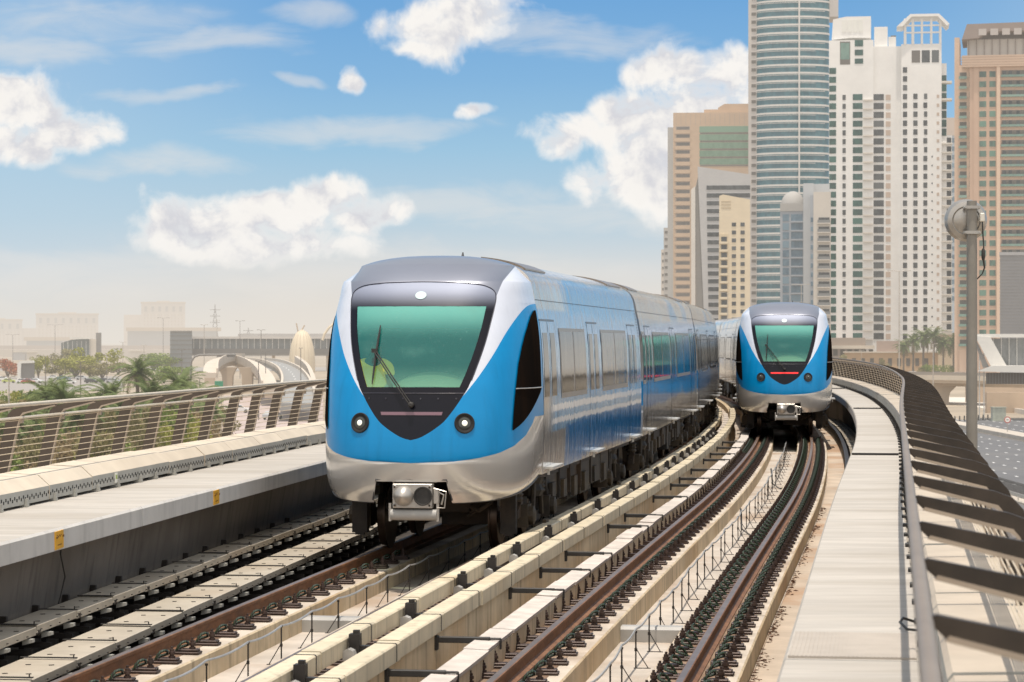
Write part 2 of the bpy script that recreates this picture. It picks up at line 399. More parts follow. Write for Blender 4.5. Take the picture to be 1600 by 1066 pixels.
for Y, o in ((41.5, .12), (54.5, .1)):
    m = MB(); m.tube([P(Y, o - .1, .0), P(Y - .2, o - .08, -.1), P(Y - .6, o - .05, -.28), P(Y - .7, o + .1, -.38), P(Y - .2, .38, -.38)], .015, n=6)
    tag(m.build('drop_cable', [RUBBER], smooth=1), 'black cable looping down to the floor inside the right track' + (', nearer one' if Y < 50 else ', farther one near the train'), 'cable')

# ================================================================== CABLE TRAYS LEFT, TRUNKING
def tray(d0, d1, zt, lab, ph, off, Y0, Y1, L=1.32):
    t = tag(empty('cable_tray', P(24, off(24) + d1, zt)), lab, 'cable tray', 'flat cable trays beside the left track' if off is oL else None); base = t.location.copy()
    Y = Y0 + ph
    while Y < Y1:
        m = MB(); dz = random.uniform(-.008, .008)
        sweep(m, [(d0, zt - .02 + dz), (d1, zt - .075 + dz), (d1 + .004, zt - .004 + dz), (d1 - .012, zt + dz), (d0, zt + dz)], Y + .006, Y + L - .006, .66, off=off)
        for u, q in ((.25, .3), (.25, .72), (.7, .3), (.7, .72)):
            p = P(Y + L * u, off(Y) + d0 + (d1 - d0) * q, zt + .004 + dz); m.box(p, (.045, .018, .005), 1, yaw(Y) + .5)
        for j in range(5): m.box(P(Y + L * (.1 + .2 * j), off(Y) + d1 + .005, zt - .045 + dz), (.012, .03, .008), 2, yaw(Y))
        sc = [(0, .0), (0, .05), None, (0, .025), (.02, .025), None, (.02, 0), (.02, .05), None, (.035, .0), (.05, .012), (.05, .024), (.035, .028), (.036, .05), (.055, .05)]
        st_ = []
        for q in sc + [None]:
            if q is None: m.tube([P(Y + L * .97 - a * 1.6, off(Y) + d1 + .006, zt - .066 + b + dz) for a, b in st_], .004, 2, n=4); st_ = []
            else: st_.append(q)
        m.v = [tuple(Vector(v) - base) for v in m.v]; m.build('cover_panel', [TRAYM, DARK, DARK], t)
        m = MB()                                         # strap over the joint
        sweep(m, [(d0 - .01, zt + .01), (d1 + .01, zt + .01), (d1 + .012, zt + .02), (d0 - .01, zt + .018)], Y - .02, Y + .02, .04, off=off)
        m.box(P(Y, off(Y) + d1 - .02, zt + .03), (.010, .010, .03), 0, yaw(Y))
        m.v = [tuple(Vector(v) - base) for v in m.v]; m.build('strap', [RUBBER], t)
        for u in (.3, .85):
            m = MB(); y = Y + L * u
            for pr in ([(d1 - .06, zt - .15), (d1 + .035, zt - .125), (d1 + .035, zt - .095), (d1 - .06, zt - .095)],): sweep(m, pr, y - .04, y + .04, .1, off=off)
            m.box(P(y, off(y) + (d0 + d1) / 2, zt - .22), (abs(d1 - d0) + .05, .05, .05), 1, yaw(y)); m.box(P(y, off(y) + d0 + .1, (zt - .65) / 2), (.05, .05, zt + .25), 1, yaw(y))
            m.v = [tuple(Vector(v) - base) for v in m.v]; m.build('bracket', [TRUNKF, DARK], t)
        Y += L
    return t
tray(-.36, 0, .10, 'narrow beige cable tray against the dark wall under the left walkway', .2, oL, 12, 46)
tray(.10, .60, -.10, 'wide beige cable tray lying next to the rusty left rail', .75, oL, 12, 46)
k0 = lambda Y: 1.62
tag(tray(0.1, .52, -.08, 'cable tray curving under the right walkway beyond the right train', 0, k0, 48, 92, 1.0), group=None)
m = MB(); sweep(m, rect(1.56, 1.66, -.39, -.06), 46, 92, 1.0); tag(m.build('tray_kerb', [DARK]), 'dark edge strip in front of the curving right cable tray', 'edge strip')
bk = MB(); bk.box((0, 0, 0), (.07, .05, .10)); BKM = bk.mesh('wall_bracket', DARK, bevel=.006)
for i in range(22):
    Y = 15 + i * 1.02; tag(link('wall_bracket', BKM, None, P(Y, oL(Y) - .44, .09), yaw(Y)), 'small dark bracket on the wall behind the narrow cable tray', 'bracket', 'dark brackets on the left wall')
m = MB(); m.tube([P(24.8, oL(24.8) - .36, .74), P(24.7, oL(24.8) - .34, .6), P(24.9, oL(24.8) - .36, .35), P(24.85, oL(24.8) - .42, .05)], .008, n=5); tag(m.build('hanging_wire', [RUBBER]), 'thin black wire hanging down the dark left wall', 'wire')
m = MB(); m.tube([P(19.5, oL(20) - .5, .24), P(20.6, oL(20) - .3, .24), P(21.6, oL(20) - .22, .21), P(21.9, oL(20) - .2, .13)], .04, n=8); tag(m.build('cable_stub', [RUBBER], smooth=1), 'thick black cable end lying over the narrow cable tray', 'cable')

def trunking(sgn, d0, lab, ph, off, Y0, Y1):
    t = tag(empty('cable_trunking', P(26, off(26) + sgn * d0, 1.0)), lab, 'cable trunking', 'perforated cable trunkings'); base = t.location.copy(); Y = Y0 + ph; k = 0
    while Y < Y1:
        L = 1.96 if k % 2 == 0 else 1.7; m = MB(); dz = random.uniform(-.007, .007); dd = random.uniform(-.006, .006)
        pr = [(sgn * (d0 + a + dd), z + dz) for a, z in (((0, .985), (0, 1.135), (.13, 1.25), (.52, 1.27), (.56, 1.12), (.56, .985)) if sgn < 0 else ((0, .985), (0, 1.19), (.025, 1.22), (.52, 1.235), (.56, 1.19), (.56, .985)))]
        if sgn < 0: pr = pr[::-1]
        em = [1, 0, 0, 0, 0, 1] if sgn > 0 else [0, 0, 0, 0, 1, 1]
        sweep(m, pr, Y + .008, Y + L - .008, .65, off=off, em=em)
        n = int(L / .075)
        if Y < 40:
            for i in range(n):
                y = Y + (i + .5) * L / n
                m.box(P(y, off(y) + sgn * (d0 + dd - .001), 1.055 + dz + (.012 if i % 2 else -.012)), (.006, .026, .034), 2, yaw(y))
        m.v = [tuple(Vector(v) - base) for v in m.v]; m.build('cover', [TRUNK if sgn < 0 else TRUNKR, TRUNKF, BLACK], t)
        for u in (.1, .55):
            m = MB(); y = Y + L * u; m.box(P(y, off(y) + sgn * (d0 + .02), .97), (.12, .05, .03), 0, yaw(y)); m.box(P(y, off(y) + sgn * (d0 - .02), 1.0), (.03, .04, .08), 0, yaw(y))
            m.v = [tuple(Vector(v) - base) for v in m.v]; m.build('foot', [DARK if sgn > 0 else TRUNKF], t)
        Y += L; k += 1
    return t
trunking(-1, 1.22, 'beige trunking with perforated side along the left walkway, under the railing', .6, oL, 10, 60)
trunking(1, .84, 'beige trunking under the slanting arms beside the right walkway', .3, lambda Y: oR, 6, 122)
for Y, lab in ((20.9, 'small white tag on the perforated trunking, nearer of two'), (29.9, 'small white tag on the perforated trunking, farther of two')):
    m = MB(); m.box(P(Y, oL(Y) - 1.207, 1.07), (.008, .10, .12), 0, yaw(Y)); m.box(P(Y, oL(Y) - 1.2, 1.08), (.004, .05, .05), 1, yaw(Y))
    tag(m.build('tag_plate', [mat('white_tag', (.8, .78, .7), .5), mat('tag_green', (.35, .45, .12), .5)]), lab, 'tag')
# yellow plates on the left walkway edge, sagging off two bolts
for px_, py_, lab in ((68, 841, 'nearer yellow plate bolted on the left walkway edge'), (324, 778, 'farther yellow plate bolted on the left walkway edge, closer to the train')):
    Y = 23.5 if px_ < 100 else 29.2
    for _ in range(20): 
        q = P(Y, oL(Y), .84); Y += ((px_ - 800) / F * Y - q.x) * 2.0 * -1 if False else 0
    best = min((abs((P(y / 50, oL(y / 50), .84).x / (y / 50)) * F + 800 - px_), y / 50) for y in range(900, 2000)); Y = best[1]
    m = MB(); m.box((0, 0, 0), (.012, .24, .17)); 
    for a in (-.095, .095): m.lathe([(.011, 0), (.011, .012)], mi=1, n=8, M=Matrix.Translation((.006, a, .03)) @ Matrix.Rotation(R(90), 4, 'Y'))
    for i in range(5): m.box((.007, -.06 + .025 * i, .045 - .012 * (i % 2)), (.003, .016, .012), 1)
    for i in range(4): m.box((.007, -.05 + .03 * i, -.045), (.003, .02, .010), 1)
    o = m.build('yellow_plate', [YEL, mat('plate_ink', (.16, .075, .01), .6)], loc=P(Y, oL(Y) + .01, .84), rz=yaw(Y)); o.rotation_euler[0] = R(2); tag(o, lab, 'plate', 'yellow plates on the walkway edge')
# brackets and cables at the right edge of the walkway
BK2 = MB(); BK2.box((0, 0, 0), (.05, .11, .03)); BK2.box((.03, 0, -.06), (.02, .08, .12)); BK2M = BK2.mesh('edge_clip', RUBBER, bevel=.004)
for i in range(48):
    Y = 9.2 + i * 1.2; tag(link('edge_clip', BK2M, None, P(Y, 2.575, .965), yaw(Y)), 'small black clip on the outer edge of the right walkway', 'clip', 'black clips along the right walkway edge')
m = MB(); m.tube([P(16.3, 2.56, .97), P(16.25, 2.48, 1.0), P(16.1, 2.46, .99), P(15.9, 2.50, .97), P(15.85, 2.57, .97)], .009, n=6)
tag(m.build('cable_loop', [RUBBER], smooth=1), 'small black cable loop poking onto the right walkway', 'cable')
for i, (o, z, r, mm) in enumerate(((3.28, .86, .03, TRUNK), (3.36, .84, .022, RUBBER), (3.22, .90, .02, GALV))):
    m = MB(); m.tube([P(6 + .5 * k, o + .03 * math.sin(k * 1.7 + i), z + .012 * math.sin(k * 2.3)) for k in range(150)], r, n=6)
    tag(m.build('outer_cable', [mm], smooth=1), ('thick pale cable', 'black cable', 'thin silver cable')[i] + ' beyond the trunking at the foot of the right railing', 'cable', 'cables outside the right trunking')
# small dark flakes along the foot of the right plinth
lm = MB(); random.seed(11)
for i in range(1500):
    Y = 14 + 34 * random.random() ** 1.3; cl = .5 + .5 * math.sin(Y * 2.1) * math.sin(Y * .77)
    if random.random() > cl: continue
    p = P(Y, 1.165 + abs(random.gauss(0, .045)), -.382); a = random.random() * 6.28; l = random.uniform(.012, .04)
    d = Vector((math.cos(a) * l, math.sin(a) * l, 0)); e = Vector((-d.y * .45, d.x * .45, 0)); up = Vector((0, 0, random.uniform(.002, .014)))
    lm.add([p - d, p + e + up, p + d, p - e + up], [(0, 1, 2, 3)], 0)
tag(lm.build('dark_flakes', [mat('flake_brown', (.10, .045, .022), .9, var=.4, scale=20)], fix=False), 'small dark brown flakes along the foot of the right plinth', 'leaf litter', kind='stuff')

# ================================================================== RAILINGS
def railing(sgn, off, dh, lab, Y0, Y1, sp, ph, wires):
    t = tag(empty('railing', P(26, off(26) + sgn * dh, .95)), lab, 'railing', 'curved arm railings on both sides of the viaduct'); base = t.location.copy()
    def loc(m): m.v = [tuple(Vector(v) - base) for v in m.v]; return m
    n = int((Y1 - Y0) / .5)
    m = MB(); m.tube([P(Y0 + i * .5, off(Y0 + i * .5) + sgn * dh, 2.03) for i in range(n + 1)], .023, n=8); loc(m).build('handrail', [HANDL if sgn < 0 else HANDM], t, smooth=1)
    m = MB(); m.tube([P(Y0 + i * .5, off(Y0 + i * .5) + sgn * (dh + .45), 1.845) for i in range(n + 1)], .017, n=6); loc(m).build('lower_rail', [HANDL if sgn < 0 else HANDM], t, smooth=1)
    for w in range(wires):
        z = 1.29 + w * .075
        m = MB(); m.tube([P(Y0 + i, off(Y0 + i) + sgn * (dh + .46 + .16 * (1.84 - z)), z) for i in range(int(Y1 - Y0))], .0048, n=4); loc(m).build('wire', [WIRE], t)
    inner = [(.70, .55), (.66, 1.0), (.50, 1.74), (.46, 1.865), (.43, 1.895), (.05, 1.988)]
    outer = [(.0, 2.035), (.03, 2.045), (.42, 1.972), (.51, 1.94), (.565, 1.88), (.595, 1.79), (.77, 1.0), (.81, .55)]
    if sgn < 0: outer = [(a + (.05 if 1.7 < z < 1.96 or z < 1.7 else 0), z) for a, z in outer]
    poly = inner + outer
    q = [(sgn * a, z) for a, z in poly]
    pm = MB(); pm.prism(q, -.018, .018, fn=lambda u, v, s: Vector((u, s, v)))
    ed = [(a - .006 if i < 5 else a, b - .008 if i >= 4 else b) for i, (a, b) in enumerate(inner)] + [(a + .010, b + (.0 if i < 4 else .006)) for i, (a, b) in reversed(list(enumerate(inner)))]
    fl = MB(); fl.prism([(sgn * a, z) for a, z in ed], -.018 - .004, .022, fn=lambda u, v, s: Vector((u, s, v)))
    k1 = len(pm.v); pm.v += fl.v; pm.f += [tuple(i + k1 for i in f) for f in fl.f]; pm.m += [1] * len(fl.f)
    pm.box((sgn * .455, 0, 1.81), (.03, .05, .06), 1)
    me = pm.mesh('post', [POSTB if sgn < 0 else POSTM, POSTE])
    Y = Y0 + ph; k = 0
    while Y < Y1 and k < 99:
        p = P(Y, off(Y) + sgn * dh, 0) - base; p.z = -base.z
        link('post', me, t, p, yaw(Y)); Y += sp; k += 1
    return t
railing(-1, oL, 1.40, 'railing on the left walkway, slanted brown posts and thin wires before the palms', 13, 62, 1.63, .55, 8)
railing(1, lambda Y: oR + .64 + max(0, min(.22, (Y - 5) * .0052)) , .0, 'railing right of the right walkway, dark curved arms sweeping outward', 4.2, 132, 1.63, .85, 7)
# ================================================================== METRO TRAINS
def interp(tab, z):
    if z <= tab[0][0]: return tab[0][1]
    for (a, p), (b, q) in zip(tab, tab[1:]):
        if z <= b: return p + (q - p) * (z - a) / (b - a)
    return tab[-1][1]
def smooth_tab(tab, n=6):       # Catmull-Rom refinement
    out = []
    for i in range(len(tab) - 1):
        p0, p1, p2, p3 = tab[max(i - 1, 0)], tab[i], tab[i + 1], tab[min(i + 2, len(tab) - 1)]
        for k in range(n):
            t = k / n; z = p1[0] + (p2[0] - p1[0]) * t
            m1 = (p2[1] - p0[1]) / max(p2[0] - p0[0], 1e-6); m2 = (p3[1] - p1[1]) / max(p3[0] - p1[0], 1e-6); h = p2[0] - p1[0]
            v = (2 * t**3 - 3 * t**2 + 1) * p1[1] + (t**3 - 2 * t**2 + t) * m1 * h + (-2 * t**3 + 3 * t**2) * p2[1] + (t**3 - t**2) * m2 * h
            out.append((z, v))
    out.append(tab[-1]); return out
HALF = smooth_tab([(.75, 1.29), (.85, 1.335), (1.0, 1.36), (1.3, 1.375), (1.8, 1.38), (2.4, 1.365), (2.8, 1.34), (3.1, 1.295), (3.3, 1.25), (3.45, 1.222), (3.57, 1.168), (3.67, 1.055), (3.74, .905), (3.79, .72), (3.83, .43), (3.843, .22)], 4) + [(3.846, .0)]
S0 = smooth_tab([(.75, .13), (.9, .05), (1.1, .01), (1.35, 0), (1.7, .04), (2.0, .105), (2.2, .16), (2.7, .36), (3.16, .62), (3.45, .84), (3.58, 1.0), (3.68, 1.20), (3.76, 1.47), (3.82, 1.75), (3.846, 2.05)], 4)
YN = 2.1
def half(z): return max(interp(HALF, z), 0)
def pexp(z):
    t = min(1, max(0, (z - 3.0) / .55)); t = t * t * (3 - 2 * t)
    return .63 - .03 * t, .74 - .10 * t
def nose(z, ph, lift=0.0):
    w = half(z); s = interp(S0, z); D = YN - s
    c, sn = math.cos(ph), math.sin(ph)
    pw, pb = pexp(z)
    x = w * (sn ** pw if sn > 0 else 0); y = s + D * (1 - max(c, 0) ** pb)
    zz = z
    if z < 1.25: zz = z + .24 * min(1, max(0, y) / YN) ** 1.3 * (1.25 - z) / .5
    zz -= .05 * max(0, 1.25 - z) / .5
    return Vector((x, y - lift * c, zz)) + Vector((lift * sn, 0, 0))
def phi(z, x):                  # angle at which the nose is x wide
    w = half(z)
    if w < 1e-4: return math.pi / 2
    r = min(1, max(0, x / w)); return math.asin(min(1, r ** (1 / pexp(z)[0])))
XM = smooth_tab([(1.49, .0), (1.515, .10), (1.56, .19), (1.62, .285), (1.72, .41), (1.90, .545), (2.03, .625), (2.145, .69), (2.4, .775), (2.7, .855), (3.0, .905), (3.2, .93), (3.29, .93), (3.36, .90), (3.41, .82), (3.44, .70), (3.462, .45), (3.47, .2)], 3) + [(3.473, 0)]
XG = [(2.145, .585), (2.3, .645), (2.5, .71), (2.7, .76), (2.9, .80), (3.16, .832)]
XW = smooth_tab([(2.03, .625), (2.1, .68), (2.25, .785), (2.4, .875), (2.57, .965), (2.81, 1.07), (3.0, 1.16), (3.15, 1.235), (3.25, 1.30)], 3)
ZSB = [(0, 1.21), (.45, 1.22), (.8, 1.26), (1.05, 1.32), (1.2, 1.40), (1.3, 1.52), (1.345, 1.66), (1.36, 1.76)]
def phi_sb(z):
    x = interp([(b, a) for a, b in ZSB], z); return phi(z, x) if z < 1.75 else math.pi / 2
HP = math.pi / 2
def bounds(z):                  # glass | mask | visor | white | blue | silver
    g = ma = 0
    if 2.145 <= z <= 3.16: g = phi(z, interp(XG, z))
    if 1.49 <= z <= 3.473: ma = phi(z, interp(XM, z))
    if z <= 1.21: a0 = phi(z, .445 + (1.0 - z) * .2) if z <= 1.0 else 0; return [a0, a0, a0, a0, a0, a0, HP]
    if z <= 1.75: return [0, 0, ma, ma, ma, max(ma, phi_sb(z)), HP]
    if z <= 2.03: return [0, 0, ma, ma, ma, HP, HP]
    if z <= 3.23: return [0, g, ma, ma, max(ma, phi(z, interp(XW, z))), HP, HP]
    v = phi(z, .93 + max(0, z - 3.27) * .27)
    if z < 3.27: return [0, 0, ma, ma, HP, HP, HP]
    return [0, 0, ma, max(ma, v), HP, HP, HP]
ZR = sorted(set([round(.75 + .02 * i, 3) for i in range(136)] + [1.0, 1.001, 1.21, 1.49, 1.497, 1.505, 1.75, 2.03, 2.145, 3.16, 3.23, 3.27, 3.455, 3.465, 3.473, 3.455, 3.475, 3.49, 3.7, 3.72, 3.74, 3.76, 3.78, 3.80, 3.815, 3.83, 3.84, 3.845]))
ZR = [z for z in ZR if z <= 3.845]

def plain(name, col, rough=.3, coat=.6, metal=0, **k): return mat(name, col, rough, metal, var=.025, scale=1.5, obj=True, coat=coat, **k)
BLUE = plain('train_blue', (.0, .245, .56), .32, .12, col2=(.0, .205, .48), amt=.4, spec=.3, streak=.16)
WHITE = plain('train_silver_white', (.68, .715, .80), .28, .3, metal=.2, streak=.10)
SILV = plain('train_silver', (.66, .635, .60), .2, .5, metal=.5, col2=(.52, .46, .39), amt=.35)
VISOR = plain('visor_grey', (.29, .305, .36), .30, .3, metal=.55)
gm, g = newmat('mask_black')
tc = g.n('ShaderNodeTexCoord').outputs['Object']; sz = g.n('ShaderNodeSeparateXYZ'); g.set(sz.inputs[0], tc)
b = g.n('ShaderNodeBsdfPrincipled'); g.set(b.inputs['Base Color'], g.mix(g.ss(sz.outputs[2], 3.10, 3.42), (.008, .008, .013, 1), (.27, .30, .39, 1)))  # grey-blue toward the top is sky reflection painted into the black mask
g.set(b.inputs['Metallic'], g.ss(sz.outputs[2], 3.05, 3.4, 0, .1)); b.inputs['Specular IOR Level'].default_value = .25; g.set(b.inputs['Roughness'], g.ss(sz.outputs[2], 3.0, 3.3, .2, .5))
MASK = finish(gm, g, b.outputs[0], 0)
FRAMEB = plain('cab_frame', (.03, .03, .045), .2, .5)
SEAM = plain('panel_seam', (.05, .05, .055), .5, 0)
SIDEGL = plain('cab_side_glass', (.010, .008, .007), .3, 0, spec=.0, col2=(.020, .012, .008), amt=.8, stretch=(4, 4, .3))
OVAL = plain('oval_emblem', (.42, .56, .58), .4, 0)
PINK = plain('marker_strip_unlit', (.20, .11, .14), .3, .3)
REDL = plain('marker_strip_lit', (.75, .03, .03), .4, 0, emit=.9)
LAMPW = plain('lamp_lens', (.9, .9, .78), .15, 0, emit=.55)
LAMPG = plain('lamp_unlit', (.05, .055, .05), .12, 0)
CHROME = plain('coupler_metal', (.48, .45, .41), .35, 0, metal=.6)
INTER = plain('cab_interior', (.03, .10, .085), .7, 0)
CONSOLE = plain('cab_console', (.42, .50, .40), .6, 0, emit=.03)  # faint glow added to the console itself, no lamp
# tinted windscreen: clear glass, teal film, grime specks; reflected-sky gradient painted into the film
gm, g = newmat('windscreen_glass')
tc = g.n('ShaderNodeTexCoord').outputs['Object']
nz = g.noise(tc, 2.2, 5, .6); nf = g.noise(tc, 60, 2, .7)
b = g.n('ShaderNodeBsdfPrincipled')
sepz = g.n('ShaderNodeSeparateXYZ'); g.set(sepz.inputs[0], tc)
zz = sepz.outputs[2]
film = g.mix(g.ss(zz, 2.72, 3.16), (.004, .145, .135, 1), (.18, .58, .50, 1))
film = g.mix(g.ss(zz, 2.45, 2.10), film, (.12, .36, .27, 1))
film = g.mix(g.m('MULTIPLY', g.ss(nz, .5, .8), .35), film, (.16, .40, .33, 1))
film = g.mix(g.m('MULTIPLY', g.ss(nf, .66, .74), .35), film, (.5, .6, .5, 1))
g.set(b.inputs['Base Color'], film)
b.inputs['Roughness'].default_value = .07; b.inputs['Specular IOR Level'].default_value = .7; b.inputs['Coat Weight'].default_value = .4; b.inputs['Coat Roughness'].default_value = .03
tr = g.n('ShaderNodeBsdfTransparent'); tr.inputs[0].default_value = (.80, 1.0, .80, 1)
mx = g.n('ShaderNodeMixShader'); g.set(mx.inputs[0], g.m('ADD', g.m('MULTIPLY', nz, .12), .60)); g.set(mx.inputs[1], tr.outputs[0]); g.set(mx.inputs[2], b.outputs[0])
GLASS = finish(gm, g, mx.outputs[0], 0)
# car sides: polished silver sheet, faintly rippled, with blue window livery; combed blue and white bands are painted-in reflections
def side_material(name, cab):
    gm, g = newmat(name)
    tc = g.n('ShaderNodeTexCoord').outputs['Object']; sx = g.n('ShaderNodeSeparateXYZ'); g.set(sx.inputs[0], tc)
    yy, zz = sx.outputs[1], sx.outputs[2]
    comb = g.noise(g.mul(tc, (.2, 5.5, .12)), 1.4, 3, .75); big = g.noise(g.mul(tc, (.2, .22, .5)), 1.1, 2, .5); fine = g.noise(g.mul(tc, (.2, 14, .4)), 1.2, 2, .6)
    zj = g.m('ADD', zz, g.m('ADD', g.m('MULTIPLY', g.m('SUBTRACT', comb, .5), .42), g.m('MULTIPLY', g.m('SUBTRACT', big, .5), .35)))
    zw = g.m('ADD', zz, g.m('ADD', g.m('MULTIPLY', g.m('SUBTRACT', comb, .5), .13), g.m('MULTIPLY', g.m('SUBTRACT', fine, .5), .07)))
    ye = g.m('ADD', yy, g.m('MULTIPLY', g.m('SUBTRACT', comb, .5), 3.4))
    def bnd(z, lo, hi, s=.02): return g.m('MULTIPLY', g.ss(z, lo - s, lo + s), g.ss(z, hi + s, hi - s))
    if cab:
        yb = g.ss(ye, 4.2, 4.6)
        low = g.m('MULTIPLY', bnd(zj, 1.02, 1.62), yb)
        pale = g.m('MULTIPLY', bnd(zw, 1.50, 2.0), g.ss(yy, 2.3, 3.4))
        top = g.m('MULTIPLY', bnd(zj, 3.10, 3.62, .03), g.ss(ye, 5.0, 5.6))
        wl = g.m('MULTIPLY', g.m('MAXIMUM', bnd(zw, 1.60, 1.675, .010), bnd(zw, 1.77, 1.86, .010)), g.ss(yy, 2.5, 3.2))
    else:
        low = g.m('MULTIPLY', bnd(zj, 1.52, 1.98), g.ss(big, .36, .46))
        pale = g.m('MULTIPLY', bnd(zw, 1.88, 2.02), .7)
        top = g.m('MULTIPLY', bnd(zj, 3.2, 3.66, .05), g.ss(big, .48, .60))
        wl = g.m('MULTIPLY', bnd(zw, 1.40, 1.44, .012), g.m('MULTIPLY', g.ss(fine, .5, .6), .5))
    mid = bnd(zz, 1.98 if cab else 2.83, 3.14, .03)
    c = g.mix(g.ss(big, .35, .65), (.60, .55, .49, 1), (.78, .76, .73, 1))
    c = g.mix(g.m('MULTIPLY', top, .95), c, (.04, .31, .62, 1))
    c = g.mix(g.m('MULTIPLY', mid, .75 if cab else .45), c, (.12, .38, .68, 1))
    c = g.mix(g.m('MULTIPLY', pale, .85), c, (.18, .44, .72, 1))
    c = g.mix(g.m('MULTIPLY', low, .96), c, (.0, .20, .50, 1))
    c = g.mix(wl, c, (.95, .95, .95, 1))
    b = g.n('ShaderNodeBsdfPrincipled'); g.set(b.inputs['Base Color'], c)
    painted_refl = g.m('MAXIMUM', g.m('MAXIMUM', low, wl), g.m('MAXIMUM', g.m('MULTIPLY', top, .8), g.m('MULTIPLY', pale, .8)))
    g.set(b.inputs['Metallic'], g.m('SUBTRACT', .66, g.m('MULTIPLY', painted_refl, .60))); b.inputs['Roughness'].default_value = .09
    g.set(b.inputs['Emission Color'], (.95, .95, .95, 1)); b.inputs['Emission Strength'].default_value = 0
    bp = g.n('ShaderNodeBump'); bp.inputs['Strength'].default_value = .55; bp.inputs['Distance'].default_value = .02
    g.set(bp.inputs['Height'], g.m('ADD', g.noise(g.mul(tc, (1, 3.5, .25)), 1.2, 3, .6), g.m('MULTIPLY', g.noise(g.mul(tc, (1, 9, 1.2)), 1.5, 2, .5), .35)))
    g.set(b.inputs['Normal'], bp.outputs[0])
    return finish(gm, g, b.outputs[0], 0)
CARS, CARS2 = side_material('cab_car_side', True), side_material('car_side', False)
WIN = mat('car_window', (.028, .028, .021), .06, 0, var=.3, scale=.8, obj=True, spec=.24, coat=.0, col2=(.085, .075, .05), amt=.7, stretch=(1, 2, .25), bump=.25, bscale=1.4)
DOORM = mat('door_leaf', (.36, .52, .68), .16, .75, var=.06, scale=1.2, obj=True, stretch=(1, 4, .3))
FRAMEW = mat('window_frame', (.24, .20, .165), .3, .3, var=.1, obj=True)
UNDER = mat('underframe', (.022, .017, .013), .65, var=.5, scale=4, col2=(.10, .06, .03), amt=.6, obj=True)
UNDER2 = mat('equipment', (.035, .027, .019), .6, var=.4, scale=5, col2=(.13, .085, .035), amt=.4, obj=True)
WHEELM = mat('wheel_steel', (.09, .065, .05), .35, .8, var=.2, obj=True)
DSEAM = mat('door_seam', (.12, .13, .15), .35, .3, obj=True)
STEPM = mat('step_plate', (.62, .60, .56), .4, .3, var=.08, obj=True)
VEST = mat('hi_vis_vest', (.95, .78, .02), .7, var=.1, obj=True, emit=.5)  # vest given its own glow so it shows in the dark cab
SKIN = mat('skin', (.25, .13, .075), .6, var=.06, obj=True)
HAIR = mat('hair', (.012, .01, .008), .7, var=.2, obj=True)
TROU = mat('dark_trousers', (.03, .035, .05), .8, var=.15, obj=True)

